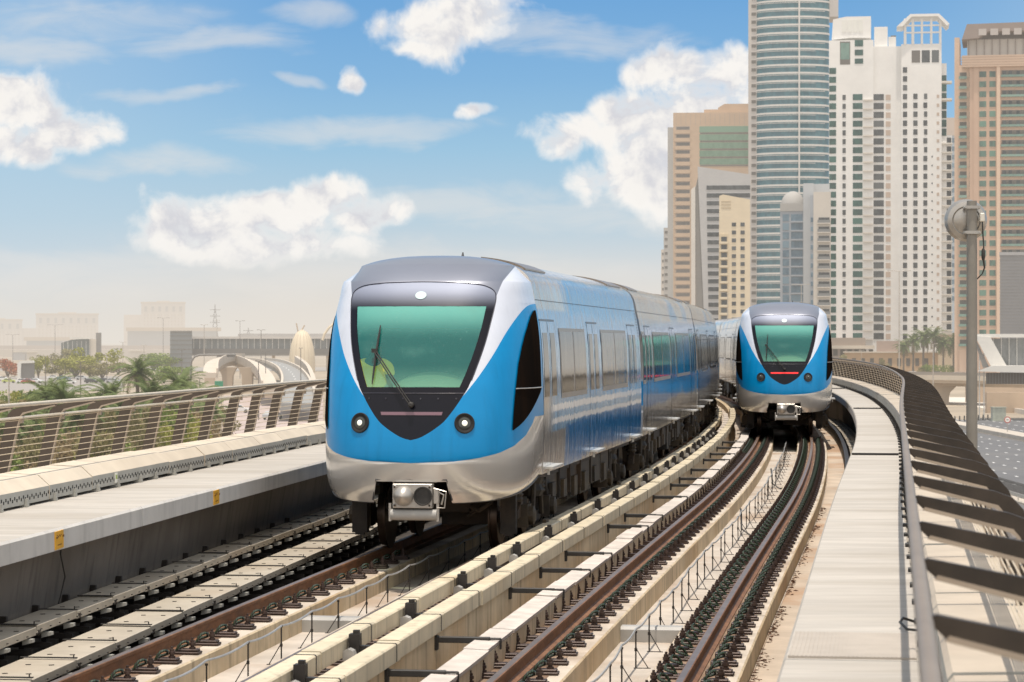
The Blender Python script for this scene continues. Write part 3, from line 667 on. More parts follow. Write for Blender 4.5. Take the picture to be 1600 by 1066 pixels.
def seg(mb, keep, mi, N=12):
    pass
def build_nose(parent):
    shell, maskm, glass = MB(), MB(), MB()
    tgt = [(glass, 0), (maskm, 0), (shell, 0), (shell, 1), (shell, 2), (shell, 3)]   # visor, white, blue, silver
    cols = [16, 6, 14, 12, 16, 14]
    for za, zb in zip(ZR, ZR[1:]):
        A, B = bounds(za + 1e-6), bounds(zb - 1e-6)
        for r in range(6):
            a0, a1, b0, b1 = A[r], A[r + 1], B[r], B[r + 1]
            if a1 - a0 < 1e-5 and b1 - b0 < 1e-5: continue
            mb, mi = tgt[r]; n = cols[r]
            for sg in (1, -1):
                vs = []
                for t in range(n + 1):
                    u = t / n
                    for z, q0, q1 in ((za, a0, a1), (zb, b0, b1)):
                        v = nose(z, q0 + (q1 - q0) * u, lift=-.004 if r in (0,) else 0); vs.append((v.x * sg, v.y, v.z))
                fs = [((2 * i, 2 * i + 2, 2 * i + 3, 2 * i + 1) if sg > 0 else (2 * i + 1, 2 * i + 3, 2 * i + 2, 2 * i)) for i in range(n)]
                mb.add(vs, fs, mi)
    sh = shell.build('nose_shell', [VISOR, WHITE, BLUE, SILV], parent, merge=2e-4, smooth=R(40), fix=False)
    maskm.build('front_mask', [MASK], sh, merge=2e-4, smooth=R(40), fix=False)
    w = glass.build('windscreen', [GLASS], sh, merge=2e-4, smooth=R(40), fix=False)
    # skirt lip along the bottom edge
    lip = MB()
    for sg in (1, -1):
        pts = [nose(.75, phi(.75, .5) + (HP - phi(.75, .5)) * i / 16) for i in range(17)]
        lip.tube([(p.x * sg, p.y + .03, p.z + .005) for p in pts], .02, n=6)
        lip.tube([(sg * .50, .13, .74), (sg * .447, .05, 1.0), (0.0, .03, 1.005)], .012, n=5)
    lip.build('skirt_lip', [SEAM], sh, smooth=1)
    # emblem
    def on(x, z, lift=.006):
        v = nose(z, phi(z, abs(x)), lift); return Vector((v.x * (1 if x >= 0 else -1), v.y, v.z))
    m = MB(); n = 24; vs = [on(0, 3.30, .008)] + [on(.072 * math.cos(6.2832 * i / n), 3.30 + .05 * math.sin(6.2832 * i / n), .008) for i in range(n)]
    m.add(vs, [(0, 1 + i, 1 + (i + 1) % n) for i in range(n)]); m.build('emblem', [OVAL], sh)
    m = MB()                                             # seams and bolts on the mask
    m.tube([on(-.64 + 1.28 * i / 12, 2.07 - 0.0 * i, .002) for i in range(13)], .006, n=5)
    for i in range(6): m.lathe([(.012, -.004), (.012, .006)], c=on(-.55 + .22 * i, 2.005, .004), n=8, M=Matrix.Rotation(R(90), 4, 'X'))
    edge = [(x, z) for z, x in XM if z > 2.2]; edge = [(-x, z) for x, z in edge] + [(x, z) for x, z in reversed(edge)]
    edge = [e for i, e in enumerate(edge) if i == 0 or math.hypot(e[0] - edge[i - 1][0], e[1] - edge[i - 1][1]) > .012]
    m.tube([on(x, z, .002) for x, z in edge], .007, n=5)
    m.build('mask_seam', [FRAMEB], sh)
    m = MB()                                             # marker strip
    N = 16; vs = []
    for i in range(N + 1):
        x = -.38 + .76 * i / N
        e = .03 if i in (0, N) else 0
        vs += [on(x, 1.80, .006), on(x * 1.03, 1.84, .006)]
    m.add(vs, [(2 * i, 2 * i + 2, 2 * i + 3, 2 * i + 1) for i in range(N)]); ms = m.build('marker_strip', [PINK], sh)
    for sg in (1, -1):                                   # headlights
        c = on(sg * .66, 1.70, 0); e = .02
        nx = (on(sg * .66 + e, 1.70, 0) - on(sg * .66 - e, 1.70, 0)).cross(on(sg * .66, 1.70 + e, 0) - on(sg * .66, 1.70 - e, 0)).normalized()
        if nx.y > 0: nx = -nx
        M_ = Matrix.Translation(c) @ nx.to_track_quat('Z', 'Y').to_matrix().to_4x4()
        m = MB(); m.lathe([(.128, -.02), (.128, .008), (.120, .014), (.098, .010), (.092, .005), (.001, .005)], M=M_, n=32, caps=False)
        h = m.build('headlight', [BLACK], sh, smooth=.6)
        m = MB(); m.lathe([(.075, .007), (.060, .011), (.03, .014), (0.001, .015)], M=M_, n=24, mi=0, caps=False); m.build('lens', [LAMPG], h, smooth=1)
        m = MB(); m.lathe([(.036, .013), (.03, .019), (.001, .024)], M=M_, n=20, caps=False); m.build('bulb', [LAMPW], h, smooth=1)
    # cab side windows
    L = [(1.6, 51), (1.8, 51.6), (2.0, 52.6), (2.43, 56), (2.65, 60), (2.8, 64), (2.95, 70), (3.05, 75.5), (3.12, 83)]
    Bm = [(52, 1.6), (58, 1.655), (64, 1.725), (72, 1.84), (80, 1.97), (86.5, 2.08)]
    for sg in (1, -1):
        m = MB(); rows_ = [1.6 + 1.52 * i / 40 for i in range(41)]; vs = []; N = 14
        for z in rows_:
            a = interp(L, z); bmax = 86.5 if z > 2.08 else interp([(q, p) for p, q in Bm], z)
            for i in range(N + 1):
                v = nose(z, R(a + (bmax - a) * i / N), .012); vs.append((v.x * sg, v.y, v.z))
        fs = [(r * (N + 1) + i, r * (N + 1) + i + 1, (r + 1) * (N + 1) + i + 1, (r + 1) * (N + 1) + i) for r in range(40) for i in range(N)]
        m.add(vs, fs if sg > 0 else [f[::-1] for f in fs]); sw = m.build('cab_side_window', [SIDEGL], sh, smooth=1, fix=False)
        m = MB(); pts = []
        for i in range(9):
            v = nose(2.12, R(interp(L, 2.12) + (86.3 - interp(L, 2.12)) * i / 8), .017); pts.append((v.x * sg, v.y, v.z))
        m.tube(pts, .007, n=5); m.build('window_bar', [GALV], sw)
    # wiper
    m = MB(); pv = on(.0, 1.93, .05); el = on(-.50, 2.60, .06)
    m.lathe([(.035, -.05), (.035, .03), (.02, .04)], c=pv, n=10, M=Matrix.Rotation(R(90), 4, 'X')); 
    for dx in (-.016, .016): m.tube([pv + Vector((dx, -.02, 0)), on(-.25 + dx, 2.26, .065), el + Vector((dx, 0, 0))], .0085, n=5)
    m.box(el, (.07, .03, .05)); wp = m.build('wiper', [RUBBER], sh)
    m = MB(); bp_ = [on(-.51 + .045 * t, 2.18 + .74 * t, .03) for t in [i / 8 for i in range(9)]]; m.tube(bp_, [.006, .012, .014, .015, .015, .014, .013, .011, .006], n=5)
    m.build('wiper_blade', [RUBBER], wp)
    # cab interior: floor, bulkhead, console
    m = MB(); m.box((0, 1.25, 1.40), (2.0, 1.4, .04)); m.box((0, 2.02, 2.25), (2.4, .04, 1.9)); m.build('cab_interior', [INTER], sh)
    m = MB(); vs = []; N = 20
    for i in range(N + 1):
        a = -1 + 2 * i / N; h_ = 1 - a * a
        for q in range(5): t = q / 4; vs.append((.12 + a * .52, .50 + .42 * t, 2.06 + (.25 * h_ ** .6) * math.cos((1 - t) * 1.3) + .02))
    m.add(vs, [(i * 5 + q, i * 5 + q + 1, i * 5 + q + 6, i * 5 + q + 5) for i in range(N) for q in range(4)]); m.box((0, .75, 1.72), (1.3, .6, .66)); m.build('console', [CONSOLE], sh, smooth=.7)
    return sh, ms
def band(m, z0, z1, y0, y1, off, sg, nz=6, mi=0, ny=1):
    vs = []
    for j in range(ny + 1):
        y = y0 + (y1 - y0) * j / ny
        for i in range(nz + 1): z = z0 + (z1 - z0) * i / nz; vs.append((sg * (half(z) + off), y, z))
    fs = [(j * (nz + 1) + i, (j + 1) * (nz + 1) + i, (j + 1) * (nz + 1) + i + 1, j * (nz + 1) + i + 1) for j in range(ny) for i in range(nz)]
    m.add(vs, fs if sg > 0 else [f[::-1] for f in fs], mi)
def build_car(parent, y0, L, cab=False):
    zs = [.97, .99, 1.15, 1.4, 1.8, 2.2, 2.6, 2.9, 3.1, 3.25, 3.38, 3.48, 3.57, 3.64, 3.70, 3.75, 3.79, 3.82, 3.843]
    prof = [(half(z), z) for z in zs] + [(0, 3.846)] + [(-half(z), z) for z in reversed(zs)]
    m = MB(); n = len(prof); ys = [y0 + (L - y0) * i / 10 for i in range(11)]
    vs = [(x, y, z) for y in ys for x, z in prof]
    fs = [(i * n + j, (i + 1) * n + j, (i + 1) * n + j + 1, i * n + j + 1) for i in range(10) for j in range(n - 1)]
    fs += [(i * n, i * n + n - 1, (i + 1) * n + n - 1, (i + 1) * n) for i in range(10)]
    m.add(vs, fs); m.add([vs[i] for i in range(n)], [tuple(range(n))]); m.add([vs[10 * n + i] for i in range(n)], [tuple(range(n - 1, -1, -1))])
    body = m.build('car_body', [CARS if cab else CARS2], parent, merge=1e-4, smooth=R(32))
    u = (L - y0)
    doors = [y0 + .75, y0 + .75 + (u - 1.5) * .44, y0 + u - 1.35] if cab else [y0 + 1.6, y0 + u * .5, y0 + u - 1.6]
    for sg in (1, -1):
        for d in doors:
            w = .72 if cab and d == doors[0] else .66
            m = MB()
            for k in (-1, 1): band(m, 1.06, 2.98, d + k * .012 if k > 0 else d - w, d + w if k > 0 else d - .012, .003, sg, 10, 0)
            band(m, 2.985, 3.012, d - w - .02, d + w + .02, .0045, sg, 2, 1); band(m, 2.84, 2.985, d - .010, d + .010, .0045, sg, 2, 1)
            for k in (d - w - .02, d - .012, d + w): band(m, 1.02, 2.985, k, k + .014, .0045, sg, 8, 1)
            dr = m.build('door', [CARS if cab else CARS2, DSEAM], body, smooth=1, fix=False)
            for k in (-1, 1):
                m = MB(); band(m, 1.98, 2.83, d + k * (w * .5 + .01) - w * .33, d + k * (w * .5 + .01) + w * .33, .0055, sg, 6); m.build('door_glass', [WIN], body, smooth=1, fix=False)
            m = MB(); z = 1.045; m.box((sg * (half(z) + .05), d, z), (.13, w * 1.5, .03)); m.box((sg * (half(z) + .04), d - w * .6, z - .05), (.03, .04, .09)); m.build('door_step', [STEPM], body)
        cut = [(y0 + .1, doors[0] - .85)] if not cab else []
        cut += [(doors[0] + .95, doors[1] - .9), (doors[1] + .9, doors[2] - .9)]
        if not cab: cut += [(doors[2] + .85, L - .1)]
        for a, b in cut:
            if b - a < .6: continue
            if b - a > 2.2: a += .15; b -= .15
            m = MB(); band(m, 1.93, 2.90, a, b, .003, sg, 6, 1, 2)
            k = 2 if b - a > 1.5 else 1; ww = (b - a) / k
            for q in range(k): band(m, 2.0, 2.85, a + q * ww + .07, a + (q + 1) * ww - .07, .005, sg, 6, 0, 2)
            m.build('side_window', [WIN, FRAMEW], body, smooth=1, fix=False)
        m = MB()
        for d in [y0 + .03, L - .32, L - .62] + [(doors[0] + doors[1]) / 2, (doors[1] + doors[2]) / 2]: band(m, .99, 1.92, d, d + .008, .002, sg, 6)
        band(m, 3.26, 3.268, y0, L, .004, sg, 1)
        for i in range(9): band(m, 2.80 + i * .05, 2.825 + i * .05, L - .26, L - .16, .006, sg, 1)
        m.build('panel_seam', [SEAM], body, fix=False)
    m = MB()
    tabz = sorted((b_, a_) for a_, b_ in HALF if a_ > 3.3)
    for ya, yb in ((y0 + .6, y0 + 2.6), (L - 2.7, L - .5)):
        m = MB(); xs_ = [.45 + .6 * i / 8 for i in range(9)]
        vs = [(x, y, interp(tabz, x) + o_) for y in (ya, yb) for o_ in (.0, .022) for x in xs_]
        n_ = 9; fs = [(n_ + i, n_ + i + 1, 3 * n_ + i + 1, 3 * n_ + i) for i in range(8)] + [(i, i + 1, n_ + i + 1, n_ + i) for i in range(8)] + [(2 * n_ + i, 2 * n_ + i + 1, 3 * n_ + i + 1, 3 * n_ + i) for i in range(8)] + [(8, 2 * n_ + 8, 3 * n_ + 8, n_ + 8), (0, 2 * n_, 3 * n_, n_)]
        m.add(vs, fs); m.build('roof_hatch', [FRAMEW], body)
    if cab:
        m = MB(); m.tube([(.25, y0 + .3, 3.80), (.25, y0 + .33, 3.90)], [.03, .008], n=6); m.build('roof_aerial', [SEAM], body)
    # equipment under the floor
    rnd = random.Random(int(y0 * 10) + (5 if cab else 1)); m = MB()
    m.box((0, (y0 + L) / 2, .90), (2.3, L - y0, .12))
    y = (4.2 if cab else 3.6)
    while y < L - 3.8:
        w = rnd.uniform(.5, 1.5); d = rnd.uniform(.30, .50)
        for sg in (1, -1):
            m.box((sg * .85, y + w / 2, .86 - d / 2), (rnd.uniform(.5, .72), w - .08, d), rnd.choice((0, 0, 1)))
            m.box((sg * 1.17, y + w * .3, .80 - d / 2), (.05, w * .3, d * .6), 1)
            m.box((sg * 1.12, y + w - .03, .72), (.09, .05, .5), rnd.choice((0, 1)))
            for q in range(3): m.tube([(sg * 1.1, y + q * .12, .80), (sg * 1.14, y + q * .12 + .05, .55), (sg * 1.0, y + q * .15 + .2, .45)], .018, mi=0, n=5)
        y += w
    m.build('underfloor_equipment', [UNDER, UNDER2], body)
    return body
def build_bogie(parent, front=False):
    m = MB()
    for sg in (1, -1):
        m.prism([(-1.5, .50), (-1.1, .62), (-.5, .40), (.5, .40), (1.1, .62), (1.5, .50), (1.5, .40), (1.1, .42), (.5, .26), (-.5, .26), (-1.1, .42), (-1.5, .40)], sg * .98, sg * 1.08, fn=lambda u, v, t: Vector((t, u, v)))
        for y in (-1.05, 1.05):
            m.box((sg * 1.05, y, .42), (.24, .34, .30), 1); m.lathe([(.13, 0), (.13, .06), (.07, .08)], M=Matrix.Translation((sg * 1.17, y, .42)) @ Matrix.Rotation(R(90 * sg), 4, 'Y'), n=12, mi=1)
            m.lathe([(.09, 0), (.11, .03), (.09, .06), (.11, .09), (.09, .12), (.11, .15), (.09, .18)], c=(sg * 1.02, y - .25, .62), n=10, mi=1)
        m.lathe([(.20, 0), (.24, .08), (.20, .16), (.24, .24)], c=(sg * .98, 0, .62), n=14, mi=0); m.tube([(sg * 1.12, -.45, .35), (sg * 1.12, -.3, .8)], .035, n=6, mi=1); m.tube([(sg * 1.12, .45, .35), (sg * 1.12, .3, .8)], .035, n=6, mi=1)
        m.box((sg * 1.2, -.2, .22), (.12, .5, .06), 1); m.box((sg * 1.27, -.2, .26), (.05, .3, .12), 1)
    m.box((0, 0, .52), (1.9, .5, .28)); m.box((0, -1.2, .55), (1.3, .15, .15)); m.box((0, 1.2, .55), (1.3, .15, .15)); m.box((.3, -.6, .45), (.7, .4, .35))
    if front:
        for sg in (1, -1): m.box((sg * .98, -1.62, .50), (.20, .14, .56)); m.box((sg * .92, -1.58, .78), (.42, .20, .10)); m.box((sg * .98, -1.66, .26), (.12, .06, .14)); m.tube([(sg * .6, -1.5, .8), (sg * .62, -1.65, .55), (sg * .45, -1.7, .45)], .025, n=6)
        m.box((0, -1.5, .62), (.9, .2, .25)); m.tube([(.40, -1.72, .62), (.6, -1.75, .52), (.75, -1.6, .62)], .03, n=6)
    bg = m.build('bogie', [UNDER, UNDER2], parent)
    for sg in (1, -1):
        for y in (-1.05, 1.05):
            m = MB(); m.lathe([(.02, -.05), (.10, -.05), (.38, -.035), (.46, -.035), (.46, -.012), (.425, -.008), (.415, .075), (.36, .085), (.14, .02), (.10, .06), (.02, .06)], n=28, M=Matrix.Translation((sg * .72, y, .425)) @ Matrix.Rotation(R(90 * sg), 4, 'Y'))
            m.build('wheel', [WHEELM], bg, smooth=.5)
    return bg
def build_coupler(parent):
    m = MB(); m.box((-.02, -.02, .805), (.50, .14, .30), 0); 
    for x in (-.24, .20):
        for z in (.69, .92): m.lathe([(.022, 0), (.022, .015)], c=(x, -.09, z), mi=1, n=8, M=Matrix.Rotation(R(90), 4, 'X'))
    m.box((.27, 0, .80), (.07, .10, .18), 0); m.box((-.02, .35, .80), (.22, .7, .22), 2); m.box((-.02, .1, .98), (.56, .12, .03), 0)
    cp = m.build('coupler', [CHROME, UNDER, UNDER], parent, bevel=.012)
    m = MB(); m.lathe([(.125, 0), (.125, .02), (.11, .05), (.07, .10), (.03, .13), (.001, .137)], c=(-.13, -.09, .805), n=24, M=Matrix.Rotation(R(90), 4, 'X'), caps=False); m.build('cone', [CHROME], cp, smooth=.8)
    m = MB(); m.lathe([(.118, .004), (.118, .022), (.104, .022), (.098, .006), (.001, .004)], c=(.115, -.09, .805), n=24, M=Matrix.Rotation(R(90), 4, 'X'), caps=False); m.build('cup', [RUBBER], cp, smooth=.8)
    m = MB(); m.lathe([(.07, -.29), (.07, .29)], c=(-.01, -.02, .57), n=16, M=Matrix.Rotation(R(90), 4, 'Y'), mi=0)
    for x in (-.31, .29): m.box((x, -.02, .60), (.03, .05, .22), 1)
    m.tube([(.28, -.02, .86), (.37, -.05, .82), (.34, -.05, .70)], .012, n=5, mi=1); m.tube([(.24, -.04, .9), (.40, -.06, .86), (.38, -.06, .66), (.28, -.04, .66)], .009, n=5, mi=1)
    m.build('electric_head', [PIPE, CHROME], cp, smooth=.6)
    return cp
CARL, CAB0 = 16.6, 15.3
def build_train(name):
    root = empty(name); parts = []          # (object, arc start, arc end, local y at arc start)
    nb, ms = build_nose(root); parts.append((nb, 0, CAB0, 0))
    c = build_car(root, YN, CAB0, True); parts.append((c, 0, CAB0, 0))
    cp = build_coupler(root); [setattr(v_, 'co', v_.co + Vector((.06, 0, 0))) for q_ in [cp] + list(cp.children) for v_ in q_.data.vertices]; parts.append((cp, 0, CAB0, 0))
    proto = None; s = CAB0 + .35; bp = None; spots = [3.3, CAB0 - 2.7]
    for i in range(4):
        if proto is None: proto = b = build_car(root, 0, CARL)
        else: b = copy_tree(proto, root)
        parts.append((b, s, s + CARL, 0)); spots += [s + 2.7, s + CARL - 2.7]; 
        gw = MB(); zs = [1.0, 1.5, 2.2, 2.9, 3.3, 3.5, 3.62]; pr = [(half(z) - .13, z) for z in zs] + [(-half(z) + .13, z) for z in reversed(zs)]
        for k in range(5): gw.prism([(x * (1 if k % 2 else .96), z) for x, z in pr], -.22 + k * .09, -.22 + (k + 1) * .09, fn=lambda u, v, t: Vector((u, t, v)))
        parts.append((gw.build('gangway', [RUBBER], root), s - .175, s + .4, 0)); s += CARL + .35
    for i, q in enumerate(spots):
        if i == 0: b = build_bogie(root, True)
        elif i == 1: b = bp = build_bogie(root)
        else: b = copy_tree(bp, root)
        parts.append((b, q, q + 1, 0))
    return root, parts, ms
def arc_path(off, Y0):
    ys = [Y0 + i * .25 for i in range(-8, 480)]; pts = [P(y, off) for y in ys]; d = [0]
    for a, b in zip(pts, pts[1:]): d.append(d[-1] + (b - a).length)
    i0 = 8; base = d[i0]
    def f(s):
        s += base; lo = 0
        import bisect
        k = min(max(bisect.bisect_left(d, s), 1), len(d) - 1); t = (s - d[k - 1]) / (d[k] - d[k - 1]); return pts[k - 1].lerp(pts[k], t)
    return f
def place_train(root, parts, off, Y0):
    f = arc_path(off, Y0)
    def fr(a, b):
        p, q = f(a), f(b); d = (q - p).normalized(); return Matrix.Translation(p) @ Matrix.Rotation(-math.atan2(d.x, d.y), 4, 'Z')
    Mr = fr(0, 2); root.matrix_world = Mr; inv = Mr.inverted()
    for o, a, b, _ in parts: o.matrix_basis = inv @ fr(a, b)
def copy_train(root, parts, name):
    r = root.copy(); r.name = name; COL.objects.link(r); out = []
    for o, a, b, k in parts: out.append((copy_tree(o, r), a, b, k))
    return r, out
tl, tp, ms = build_train('metro_train')
place_train(tl, tp, LT, 31.2)
tag(tl, 'blue and silver metro train in front, headlights lit, wiper across its teal windscreen', 'metro train', 'metro trains')
tr_, tp2 = copy_train(tl, tp, 'metro_train')
place_train(tr_, tp2, 0, 72.0)
tag(tr_, 'smaller, farther metro train on the right track with a lit red strip', 'metro train', 'metro trains')
for o in tp2[0][0].children:
    if o.name.startswith('marker_strip'): o.data = o.data.copy(); o.data.materials[0] = REDL; o['label'] = 'glowing red marker strip'
    if o.name.startswith('headlight'):
        for q in o.children:
            if q.name.startswith('bulb'): q.data = q.data.copy(); q.data.materials[0] = LAMPG; q['label'] = 'unlit bulb'

# attendant bending over the console behind the left windscreen
def skin_body(name, nodes, edges, mats, parent, sub=2):
    me = bpy.data.meshes.new(name); me.from_pydata([n[0] for n in nodes], edges, []); o = bpy.data.objects.new(name, me); COL.objects.link(o)
    if parent: o.parent = parent
    md = o.modifiers.new('s', 'SKIN'); md.use_smooth_shade = True
    for i, n in enumerate(nodes): me.skin_vertices[0].data[i].radius = (n[1], n[2] if len(n) > 2 else n[1])
    me.skin_vertices[0].data[0].use_root = True
    o.modifiers.new('d', 'SUBSURF').levels = sub; o.modifiers['d'].render_levels = sub
    for m_ in mats: me.materials.append(m_)
    return o
pr = empty('person', (0, 0, 0)); pr.matrix_world = tp[0][0].matrix_basis and (tl.matrix_world @ tp[0][0].matrix_basis)
pr.location.z -= .05
X_ = -.67
nodes = [((X_, 1.15, 1.98), .15, .12), ((X_, 1.05, 2.18), .145, .11), ((X_ + .01, .96, 2.38), .17, .11), ((X_ + .02, .88, 2.50), .12, .09), ((X_ + .06, .80, 2.57), .055), ((X_ + .09, .74, 2.63), .075, .09), ((X_ + .10, .71, 2.74), .085, .10),
         ((X_ - .19, .93, 2.44), .06), ((X_ - .24, .82, 2.20), .048), ((X_ - .14, .68, 2.10), .038), ((X_ - .09, .62, 2.09), .03),
         ((X_ + .21, .88, 2.44), .06), ((X_ + .27, .76, 2.22), .048), ((X_ + .20, .62, 2.12), .038), ((X_ + .16, .57, 2.11), .03),
         ((X_ - .10, 1.18, 1.85), .09), ((X_ - .10, 1.14, 1.64), .07), ((X_ - .10, 1.20, 1.46), .045), ((X_ - .1, 1.08, 1.44), .04),
         ((X_ + .10, 1.18, 1.85), .09), ((X_ + .10, 1.14, 1.64), .07), ((X_ + .10, 1.20, 1.46), .045), ((X_ + .1, 1.08, 1.44), .04)]
for base, sg in ((10, 1), (14, -1)):
    for k in range(5):
        l = (.05, .065, .07, .065, .05)[k]; p = Vector(nodes[base][0]); dx = (k - 2) * .014 * sg
        nodes += [((p.x + dx, p.y - .045, p.z), .009), ((p.x + dx * 1.3, p.y - .045 - l * .6, p.z - .012), .008), ((p.x + dx * 1.4, p.y - .045 - l, p.z - .03), .007)]
edges = [(0, 1), (1, 2), (2, 3), (3, 4), (4, 5), (5, 6), (3, 7), (7, 8), (8, 9), (9, 10), (3, 11), (11, 12), (12, 13), (13, 14), (0, 15), (15, 16), (16, 17), (17, 18), (0, 19), (19, 20), (20, 21), (21, 22)]
for q, base in ((23, 10), (38, 14)):
    for k in range(5): edges += [(base, q + 3 * k), (q + 3 * k, q + 3 * k + 1), (q + 3 * k + 1, q + 3 * k + 2)]
skin_body('body', nodes, edges, [SKIN], pr)
skin_body('vest', [((X_, 1.16, 1.92), .165, .14), ((X_, 1.05, 2.18), .165, .13), ((X_ + .01, .96, 2.38), .195, .135), ((X_ + .02, .89, 2.50), .15, .10), ((X_ - .18, .93, 2.45), .078), ((X_ - .22, .86, 2.32), .065), ((X_ + .22, .88, 2.45), .078), ((X_ + .26, .80, 2.32), .065)], [(0, 1), (1, 2), (2, 3), (3, 4), (4, 5), (3, 6), (6, 7)], [VEST], pr)
skin_body('trousers', [((X_, 1.17, 1.90), .16, .13), ((X_ - .10, 1.18, 1.80), .105), ((X_ - .10, 1.14, 1.64), .085), ((X_ - .10, 1.20, 1.49), .065), ((X_ + .10, 1.18, 1.80), .105), ((X_ + .10, 1.14, 1.64), .085), ((X_ + .10, 1.20, 1.49), .065)], [(0, 1), (1, 2), (2, 3), (0, 4), (4, 5), (5, 6)], [TROU], pr)
m = MB(); m.lathe([(.001, .10), (.05, .09), (.085, .045), (.095, 0), (.09, -.04)], c=(X_ + .105, .735, 2.765), n=14, caps=False); m.build('hair', [HAIR], pr, smooth=1)
tag(pr, 'person in a yellow hi-vis vest bending over inside the left train windscreen', 'person')
# ================================================================== STREET LEVEL
H = 1
def flat(name, poly, z, m_): 
    mb = MB(); mb.add([(x, y, z) for x, y in poly], [tuple(range(len(poly)))]); return struct(mb, name, [m_])
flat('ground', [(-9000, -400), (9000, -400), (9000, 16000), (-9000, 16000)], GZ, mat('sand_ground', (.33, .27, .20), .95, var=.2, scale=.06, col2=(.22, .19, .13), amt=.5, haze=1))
ASPH = mat('asphalt', (.115, .115, .12), .85, var=.10, scale=.25, col2=(.15, .145, .14), amt=.5, haze=.8)
LOTM = mat('lot_paving', (.29, .265, .24), .9, var=.06, scale=.1, haze=1)
PAVE = mat('pink_paving', (.42, .34, .31), .9, var=.1, scale=.2, haze=1)
PALEP = mat('pale_paving', (.62, .56, .49), .9, var=.06, scale=.2, haze=1)
PAINT = mat('road_paint', (.80, .80, .78), .7, haze=.6); PAINTY = mat('road_paint_yellow', (.75, .45, .10), .7, haze=.6)
flat('road', [(43.4, 60), (67.3, 60), (67.3, 470), (47, 1300), (30, 1300), (43.4, 470)], GZ + .012, ASPH)
flat('service_road', [(20, 60), (41.2, 60), (41.2, 470), (20, 470)], GZ + .012, ASPH)
flat('opposite_road', [(70.5, 60), (92, 60), (92, 430), (70.5, 430)], GZ + .012, ASPH)
flat('pavement', [(92.5, 60), (150, 60), (150, 600), (92.5, 600)], GZ + .03, PALEP)
mb = MB()
for i, X in enumerate((46.2, 49.2, 52.3, 55.4, 58.4, 61.5, 64.4)):
    for k in range(60):
        y = 150 + (i % 2) * 2 + k * 6.1; mb.box((X, y, GZ + .02), (.20, 1.3, .008))
for i, X in enumerate((75, 79, 83, 87)):
    for k in range(40): mb.box((X, 200 + k * 6.1, GZ + .02), (.2, 2.2, .008))
mb.box((38.6, 270, GZ + .022), (.35, 400, .008), 1); mb.box((36.2, 270, GZ + .022), (.16, 400, .008), 0)
struct(mb, 'road_marking', [PAINT, PAINTY])
KERBM = mat('median_kerb', (.46, .41, .35), .9, var=.1, scale=.5, haze=1)
mb = MB(); mb.box((68.9, 265, GZ + .3), (3.0, 410, .6)); struct(mb, 'median_strip', [KERBM])
mb = MB(); mb.box((42.3, 265, GZ + .07), (2.1, 410, .14)); struct(mb, 'verge', [KERBM])
mb = MB(); mb.box((92.3, 265, GZ + .45), (.5, 410, .9)); tag(mb.build('road_barrier', [PALEP]), 'long low pale barrier along the far side of the road', 'barrier')
IRON = mat('fence_iron', (.05, .048, .045), .6, var=.2, haze=1); RAILG = mat('guard_rail', (.55, .52, .46), .45, metal=.4, haze=1)
fn = empty('roadside_fence', (42.4, 215, GZ)); tag(fn, 'dark iron fence with a pale guard rail beside the asphalt road', 'fence')
mb = MB(); [mb.box((0, -60 + i * .42, .75), (.05, .05, 1.25)) for i in range(290)]; tag(mb.build('picket', [IRON], fn), kind='stuff')
for z in (.35, 1.2):
    mb = MB(); mb.box((0, 0, z), (.04, 122, .05)); mb.build('fence_rail', [IRON], fn)
mb = MB(); mb.box((-.95, 0, .62), (.06, 122, .26)); mb.build('guard_rail', [RAILG], fn)
for i in range(40):
    mb = MB(); mb.box((-.9, -60 + i * 3.05, .37), (.09, .12, .74)); mb.build('guard_post', [RAILG], fn)

# ------------------------------------------------------------------ foliage
def leafmat(n, a, b, haze=1):
    m, g = newmat(n); pos = g.n('ShaderNodeNewGeometry').outputs['Position']
    c = g.mix(g.ss(g.noise(pos, .9, 4, .6), .35, .65), c4(a), c4(b))
    bs = g.n('ShaderNodeBsdfPrincipled'); g.set(bs.inputs['Base Color'], c); bs.inputs['Roughness'].default_value = .6
    t = g.n('ShaderNodeBsdfTranslucent'); g.set(t.inputs[0], c); mx = g.n('ShaderNodeMixShader'); mx.inputs[0].default_value = .3
    g.set(mx.inputs[1], bs.outputs[0]); g.set(mx.inputs[2], t.outputs[0]); return finish(m, g, mx.outputs[0], haze)
PALMG = leafmat('palm_leaf', (.085, .135, .035), (.19, .235, .07), .8); PALMD = leafmat('palm_dry', (.27, .20, .10), (.17, .14, .06), .8)
GRN = leafmat('bush_green', (.11, .165, .025), (.25, .30, .06), .8); OLV = leafmat('bush_olive', (.17, .15, .055), (.28, .245, .10), .8); DRY = leafmat('bush_dry', (.23, .165, .08), (.34, .26, .13), .8); REDF = leafmat('bush_red', (.40, .08, .03), (.30, .14, .04)); YGR = leafmat('tree_yellow_green', (.22, .23, .035), (.36, .35, .07), .8)
BARK = mat('bark', (.13, .095, .065), .95, var=.3, scale=3, bump=.3, haze=1)
